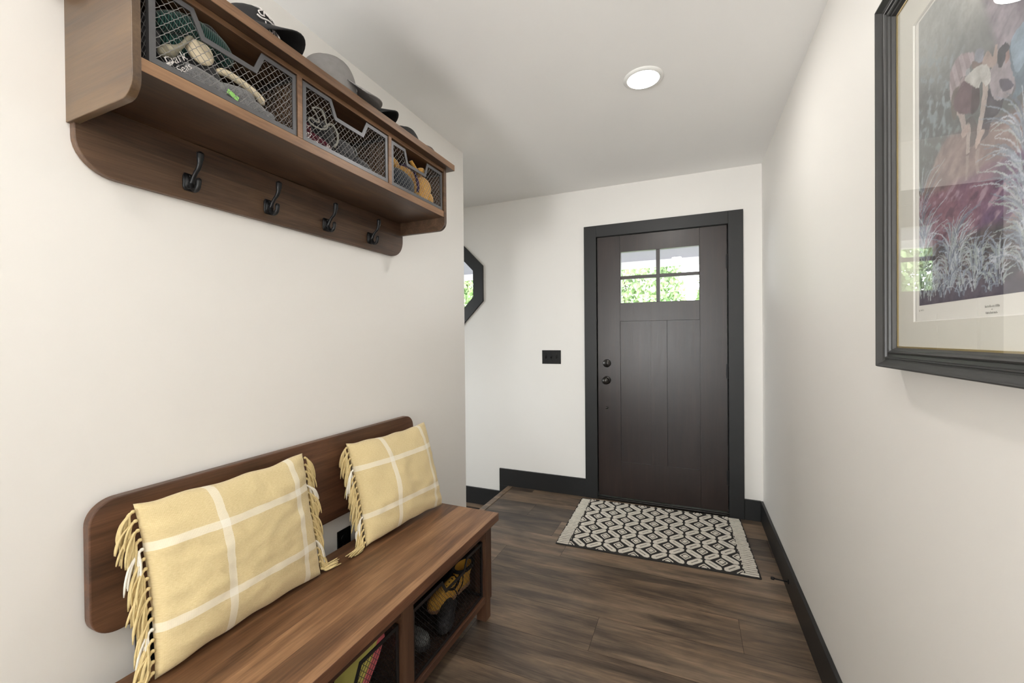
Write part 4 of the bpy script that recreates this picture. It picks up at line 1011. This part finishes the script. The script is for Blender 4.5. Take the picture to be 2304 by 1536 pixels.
    def tuft(u, v, h, n, lean=.5, pal=((196, 206, 220), (140, 158, 184), (168, 184, 182), (108, 122, 146))):
        for k in range(int(n * 2.2)):
            q = rnd.random(); y = v + h * q * .8; a = rnd.uniform(-1, 1); l = h * rnd.uniform(.20, .42)
            stroke([(u + .022 * a, y), (u + lean * l * a * .8, y + l * .55), (u + lean * l * a * 1.7, y + l * rnd.uniform(.55, 1.0))], .0036, .0008, C(*rnd.choice(pal)), .75)
    for u, v, h, n in ((.02, .20, .28, 34), (.03, .02, .30, 40), (.14, .02, .12, 30), (.26, .02, .24, 60), (.30, .08, .16, 26), (.24, .03, .14, 30), (.40, .02, .15, 50), (.44, .06, .12, 22), (.54, .02, .13, 46), (.48, .01, .08, 24), (.33, .01, .09, 30), (.66, .18, .32, 80), (.70, .02, .30, 80), (.66, .03, .16, 30), (.82, .02, .30, 80), (.93, .02, .34, 80), (.09, .01, .10, 24), (.19, .01, .10, 24), (.06, .12, .2, 20)):
        tuft(u, v, h, n * .62, 1.25)
    bm = bmesh.new(); lay = bm.verts.layers.float_color.new('paint'); y1, z0 = 1.125, 1.33; V = []
    for j in range(NV + 1):
        row = []
        for i in range(NU + 1):
            v = bm.verts.new((.4332, y1 - .45 * i / NU, z0 + .58 * j / NV)); c = img[j][i]; v[lay] = (max(0, c.x), max(0, c.y), max(0, c.z), 1); row.append(v)
        V.append(row)
    for j in range(NV):
        for i in range(NU): bm.faces.new([V[j][i], V[j + 1][i], V[j + 1][i + 1], V[j][i + 1]])
    obj('printed_scene', bm, M['print'], t, recalc=False)

# ------------------------------------------------------------------ door mat
def build_mat():
    ang = math.radians(1.9); c, s = math.cos(ang), math.sin(ang); O = (-.778, 2.468); UW, VW = 1.112, .785
    P = lambda u, v, z: (O[0] + u * c - v * s, O[1] + u * s + v * c, z)
    t = thing('door_mat', 'black and cream patterned door mat with striped ends on plank floor', 'mat', P(UW / 2, VW / 2, 0))
    zb, zt = .0055, .0095
    bm = bmesh.new(); A = [bm.verts.new(P(u, v, .0005)) for u, v in rrect(0, 0, UW, VW, .008, 3)]; B = [bm.verts.new(P(u, v, zb)) for u, v in rrect(0, 0, UW, VW, .008, 3)]
    bm.faces.new(A[::-1]); bm.faces.new(B)
    for i in range(len(A)): bm.faces.new([A[i], A[(i + 1) % len(A)], B[(i + 1) % len(A)], B[i]])
    obj('backing', bm, M['rugdark'], t, bevel=.0015)
    def clip(poly, b):
        for ax, lim, sg in ((0, b[0], 1), (0, b[2], -1), (1, b[1], 1), (1, b[3], -1)):
            out = []
            for k in range(len(poly)):
                p, q = poly[k - 1], poly[k]; ip = (p[ax] - lim) * sg >= 0; iq = (q[ax] - lim) * sg >= 0
                if ip != iq:
                    f = (lim - p[ax]) / (q[ax] - p[ax]); out.append((p[0] + f * (q[0] - p[0]), p[1] + f * (q[1] - p[1])))
                if iq: out.append(q)
            poly = out
            if len(poly) < 3: return None
        return poly
    bm = bmesh.new()
    def pile(poly, b):
        poly = clip(poly, b)
        if not poly: return
        cx = sum(p[0] for p in poly) / len(poly); cy = sum(p[1] for p in poly) / len(poly); q = .94
        A = [bm.verts.new(P(u, v, zb - .0005)) for u, v in poly]; B = [bm.verts.new(P(cx + (u - cx) * q, cy + (v - cy) * q, zt)) for u, v in poly]
        try:
            bm.faces.new(B)
            for i in range(len(A)): bm.faces.new([A[i], A[(i + 1) % len(A)], B[(i + 1) % len(A)], B[i]])
        except ValueError: pass
    du, dv = .0940, .1870; u0, v0 = .0866, .106
    fld = (.080, .014, 1.034, VW - .012); rnd = random.Random(3)
    jit = lambda: rnd.uniform(-.0012, .0012)
    for k in range(-1, 12):
        for j in range(-2, 6):
            nu = u0 + k * du; nv = v0 + (j + (.5 if k % 2 else 0)) * dv
            for sg in (-1, 1):
                d = Vector((du, sg * dv / 2)); ln = d.length; d.normalize(); q = Vector((-d.y, d.x)); m = Vector((nu + du / 2, nv + sg * dv / 4))
                h = .0520; w = .0190
                outer = [(-h, .007), (-h, -.007), (-h * .72, -w), (h * .72, -w), (h, -.007), (h, .007), (h * .72, w), (-h * .72, w)]
                hi = .029; wi = .0044; inner = [(-hi, wi * .9), (-hi, -wi * .9), (-hi * .8, -wi), (hi * .8, -wi), (hi, -wi * .9), (hi, wi * .9), (hi * .8, wi), (-hi * .8, wi)]
                Q = lambda p: (m.x + d.x * p[0] + q.x * p[1], m.y + d.y * p[0] + q.y * p[1])
                outer = [Q((a + jit(), b + jit())) for a, b in outer]; inner = [Q((a + jit(), b + jit() * .4)) for a, b in inner]
                for i in range(8): pile([outer[i], outer[(i + 1) % 8], inner[(i + 1) % 8], inner[i]], fld)
            # small concentric diamond between the ovals
            cx, cy = nu, nv + dv / 2; b = 1.0
            pile([(cx - .0155, cy), (cx, cy - .0185), (cx + .0155, cy), (cx, cy + .0185)], fld)
            for a1, a2 in (((-1, 0), (0, -1)), ((0, -1), (1, 0)), ((1, 0), (0, 1)), ((0, 1), (-1, 0))):
                o1 = .0315; o2 = .0265; e = .0400; e2 = .0335
                pile([(cx + a1[0] * o1, cy + a1[1] * e), (cx + a2[0] * o1, cy + a2[1] * e), (cx + a2[0] * o2, cy + a2[1] * e2), (cx + a1[0] * o2, cy + a1[1] * e2)], fld)
    for ua, ub in ((.008, .076), (1.036, UW - .008)):
        n = 34; p = (VW - .024) / n
        for k in range(n):
            v = .012 + k * p; m = 5; xs = [ua + (ub - ua) * i / m + (jit() * 3 if i in (0, m) else 0) for i in range(m + 1)]; lo = [v + jit() for _ in xs]; up_ = [v + p * .52 + jit() for _ in xs]
            for i in range(m): pile([(xs[i], lo[i]), (xs[i + 1], lo[i + 1]), (xs[i + 1], up_[i + 1]), (xs[i], up_[i])], (0, 0, UW, VW))
    obj('pile_pattern', bm, M['rugwhite'], t, label='cream raised pile pattern')

# ------------------------------------------------------------------ small fittings
def build_fittings():
    x0, x1, z0, z1 = -1.145, -.982, 1.058, 1.172; yf = YB
    t = thing('light_switch', 'black three gang light switch plate on the wall left of the door', 'light switch', ((x0 + x1) / 2, yf, z0))
    bm = bmesh.new(); A = [bm.verts.new((x, yf, z)) for x, z in ((x0, z0), (x1, z0), (x1, z1), (x0, z1))]; B = [bm.verts.new((x, yf - .007, z)) for x, z in ((x0 + .006, z0 + .006), (x1 - .006, z0 + .006), (x1 - .006, z1 - .006), (x0 + .006, z1 - .006))]
    bm.faces.new(B); bm.faces.new(A[::-1])
    for i in range(4): bm.faces.new([A[i], A[(i + 1) % 4], B[(i + 1) % 4], B[i]])
    obj('cover_plate', bm, M['black'], t, bevel=.001)
    for k in range(3):
        cx = (x0 + x1) / 2 + (k - 1) * .046; cz = (z0 + z1) / 2
        bm = bmesh.new(); prism(bm, [(yf - .0065, cz - .012), (yf - .0085, cz - .011), (yf - .017, cz + .002), (yf - .016, cz + .008), (yf - .0065, cz + .012)], 'x', cx - .0048, cx + .0048); obj('toggle', bm, M['iron'], t, bevel=.0008)
        for q in (-.030, .030):
            bm = bmesh.new(); lathe(bm, [(.0001, 0), (.0035, 0), (.0028, .0012), (.0001, .0014)], (cx, yf - .0068, cz + q), (0, -1, 0), 12); obj('screw', bm, M['bronze'], t, True)
    y0, y1, z0, z1 = 1.275, 1.345, .375, .489
    t = thing('wall_outlet', 'black power outlet on the wall between bench seat and backrest', 'outlet', (XL, 1.31, z0))
    bm = bmesh.new(); prism(bm, rrect(y0, z0, y1, z1, .003, 3), 'x', XL, XL + .006); obj('cover_plate', bm, M['black'], t, bevel=.0015)
    for zc in (.453, .413):
        bm = bmesh.new(); lathe(bm, [(.0001, 0), (.0172, 0), (.0165, .002), (.0001, .0022)], (XL + .006, 1.31, zc), (1, 0, 0), 28)
        for dy in (-.0062, .0062): box(bm, (XL + .0080, 1.31 + dy - .0012, zc + .001), (XL + .0090, 1.31 + dy + .0012, zc + .009))
        tube(bm, [(XL + .008, 1.31, zc - .008), (XL + .009, 1.31, zc - .008)], .0025, 10)
        obj('socket', bm, M['iron'], t)
    t = thing('door_stop', 'small black door stop on the right baseboard near the mat', 'door stop', (XR - .0155, 2.415, .064))
    bm = bmesh.new(); tube(bm, [(XR - .0155, 2.412, .064), (XR - .0195, 2.412, .064)], .011, 16); obj('base', bm, M['iron'], t, True)
    bm = bmesh.new(); tube(bm, [(XR - .0195, 2.412, .064), (XR - .075, 2.424, .061)], .0036, 10); obj('rod', bm, M['iron'], t, True)
    bm = bmesh.new(); tube(bm, [(XR - .073, 2.4235, .061), (XR - .076, 2.424, .061), (XR - .086, 2.426, .0605), (XR - .089, 2.4265, .0605)], [.006, .0078, .0078, .005], 14); obj('rubber_tip', bm, M['black'], t, True)

# ------------------------------------------------------------------ build everything
LP1, LP2, LP3 = 5.2, 3.8, 4
SKY = 9.0
FILL = 72
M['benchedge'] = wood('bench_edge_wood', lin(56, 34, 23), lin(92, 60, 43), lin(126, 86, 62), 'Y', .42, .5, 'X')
M['benchwood2'] = wood('backrest_wood', lin(54, 35, 24), lin(92, 62, 44), lin(124, 88, 63), 'Y', .42, .5, 'X', 1.0, .5, .6)
build_room(); build_door(); build_outside(); build_lamps()
build_shelf(); build_baskets(); build_contents(); build_caps()
for o in COL.objects:
    if 'cubby' in str(o.get('group', '')): o.location += Vector((-.006, 0, .003))
build_bench(); build_shoes()
cushion('mustard plaid cushion with fringed sides, nearest end of the bench', (-1.205, .806, .676), (0, 1, 0), (-.077, 0, .387), .240, .206, .074, (-1, 1), 3)
cushion('mustard plaid cushion with fringed side, end of the bench nearest the door', (-1.180, 1.482, .669), (.10, 1, .0), (-.105, 0, .375), .232, .200, .072, (-1,), 7)
build_picture(); build_mat(); build_fittings()

# ------------------------------------------------------------------ daylight
w = bpy.data.worlds.new('daylight'); SC.world = w; w.use_nodes = True
bg = w.node_tree.nodes['Background']; bg.inputs[0].default_value = (.93, .98, 1.0, 1); bg.inputs[1].default_value = SKY
def portal(loc, rot, sx, sy):
    L = bpy.data.lights.new('daylight_portal', 'AREA'); L.shape = 'RECTANGLE'; L.size = sx; L.size_y = sy; L.cycles.is_portal = True
    o = bpy.data.objects.new('daylight_portal', L); COL.objects.link(o); o.location = loc; o.rotation_euler = rot
portal(((XL + XR) / 2, -4.3, 1.15), (PI / 2, 0, PI), 1.4, 2.1)
portal((-3.9, 1.25, 1.27), (PI / 2, 0, -PI / 2), 2.1, 1.55)

# unseen fill lamp added behind the camera, turned up towards the ceiling
L = bpy.data.lights.new('added_fill_lamp', 'AREA'); L.shape = 'DISK'; L.size = .7; L.energy = FILL; L.spread = math.radians(110); L.color = (1, .99, .985)
o = bpy.data.objects.new('added_fill_lamp', L); COL.objects.link(o); o.location = (-1.15, -2.4, .9); o.rotation_euler = Vector((.55, .80, 1.0)).to_track_quat('-Z', 'Y').to_euler()

# ------------------------------------------------------------------ camera
f, yaw, pit, rol, zc = 941.116, .4048, -.0067, -.0087, 1.2696
fw = Vector((-math.sin(yaw) * math.cos(pit), math.cos(yaw) * math.cos(pit), math.sin(pit)))
r0 = Vector((math.cos(yaw), math.sin(yaw), 0)); u0 = r0.cross(fw)
rt = r0 * math.cos(rol) + u0 * math.sin(rol); up = u0 * math.cos(rol) - r0 * math.sin(rol)
cam = bpy.data.cameras.new('camera'); co = bpy.data.objects.new('camera', cam); COL.objects.link(co); SC.camera = co
cam.sensor_fit = 'HORIZONTAL'; cam.sensor_width = 36; cam.lens = f / 2304 * 36; cam.clip_start = .02; cam.clip_end = 200
co.matrix_world = Matrix(((rt.x, up.x, -fw.x, 0), (rt.y, up.y, -fw.y, 0), (rt.z, up.z, -fw.z, zc), (0, 0, 0, 1)))

SC.view_settings.view_transform = 'Standard'; SC.view_settings.look = 'None'; SC.view_settings.gamma = 1
SC.view_settings.exposure = .12
SC.view_settings.use_curve_mapping = False
SC.cycles.use_denoising = True
SC.cycles.max_bounces = 10; SC.cycles.diffuse_bounces = 6; SC.cycles.glossy_bounces = 4; SC.cycles.transparent_max_bounces = 16
SC.cycles.sample_clamp_indirect = 6
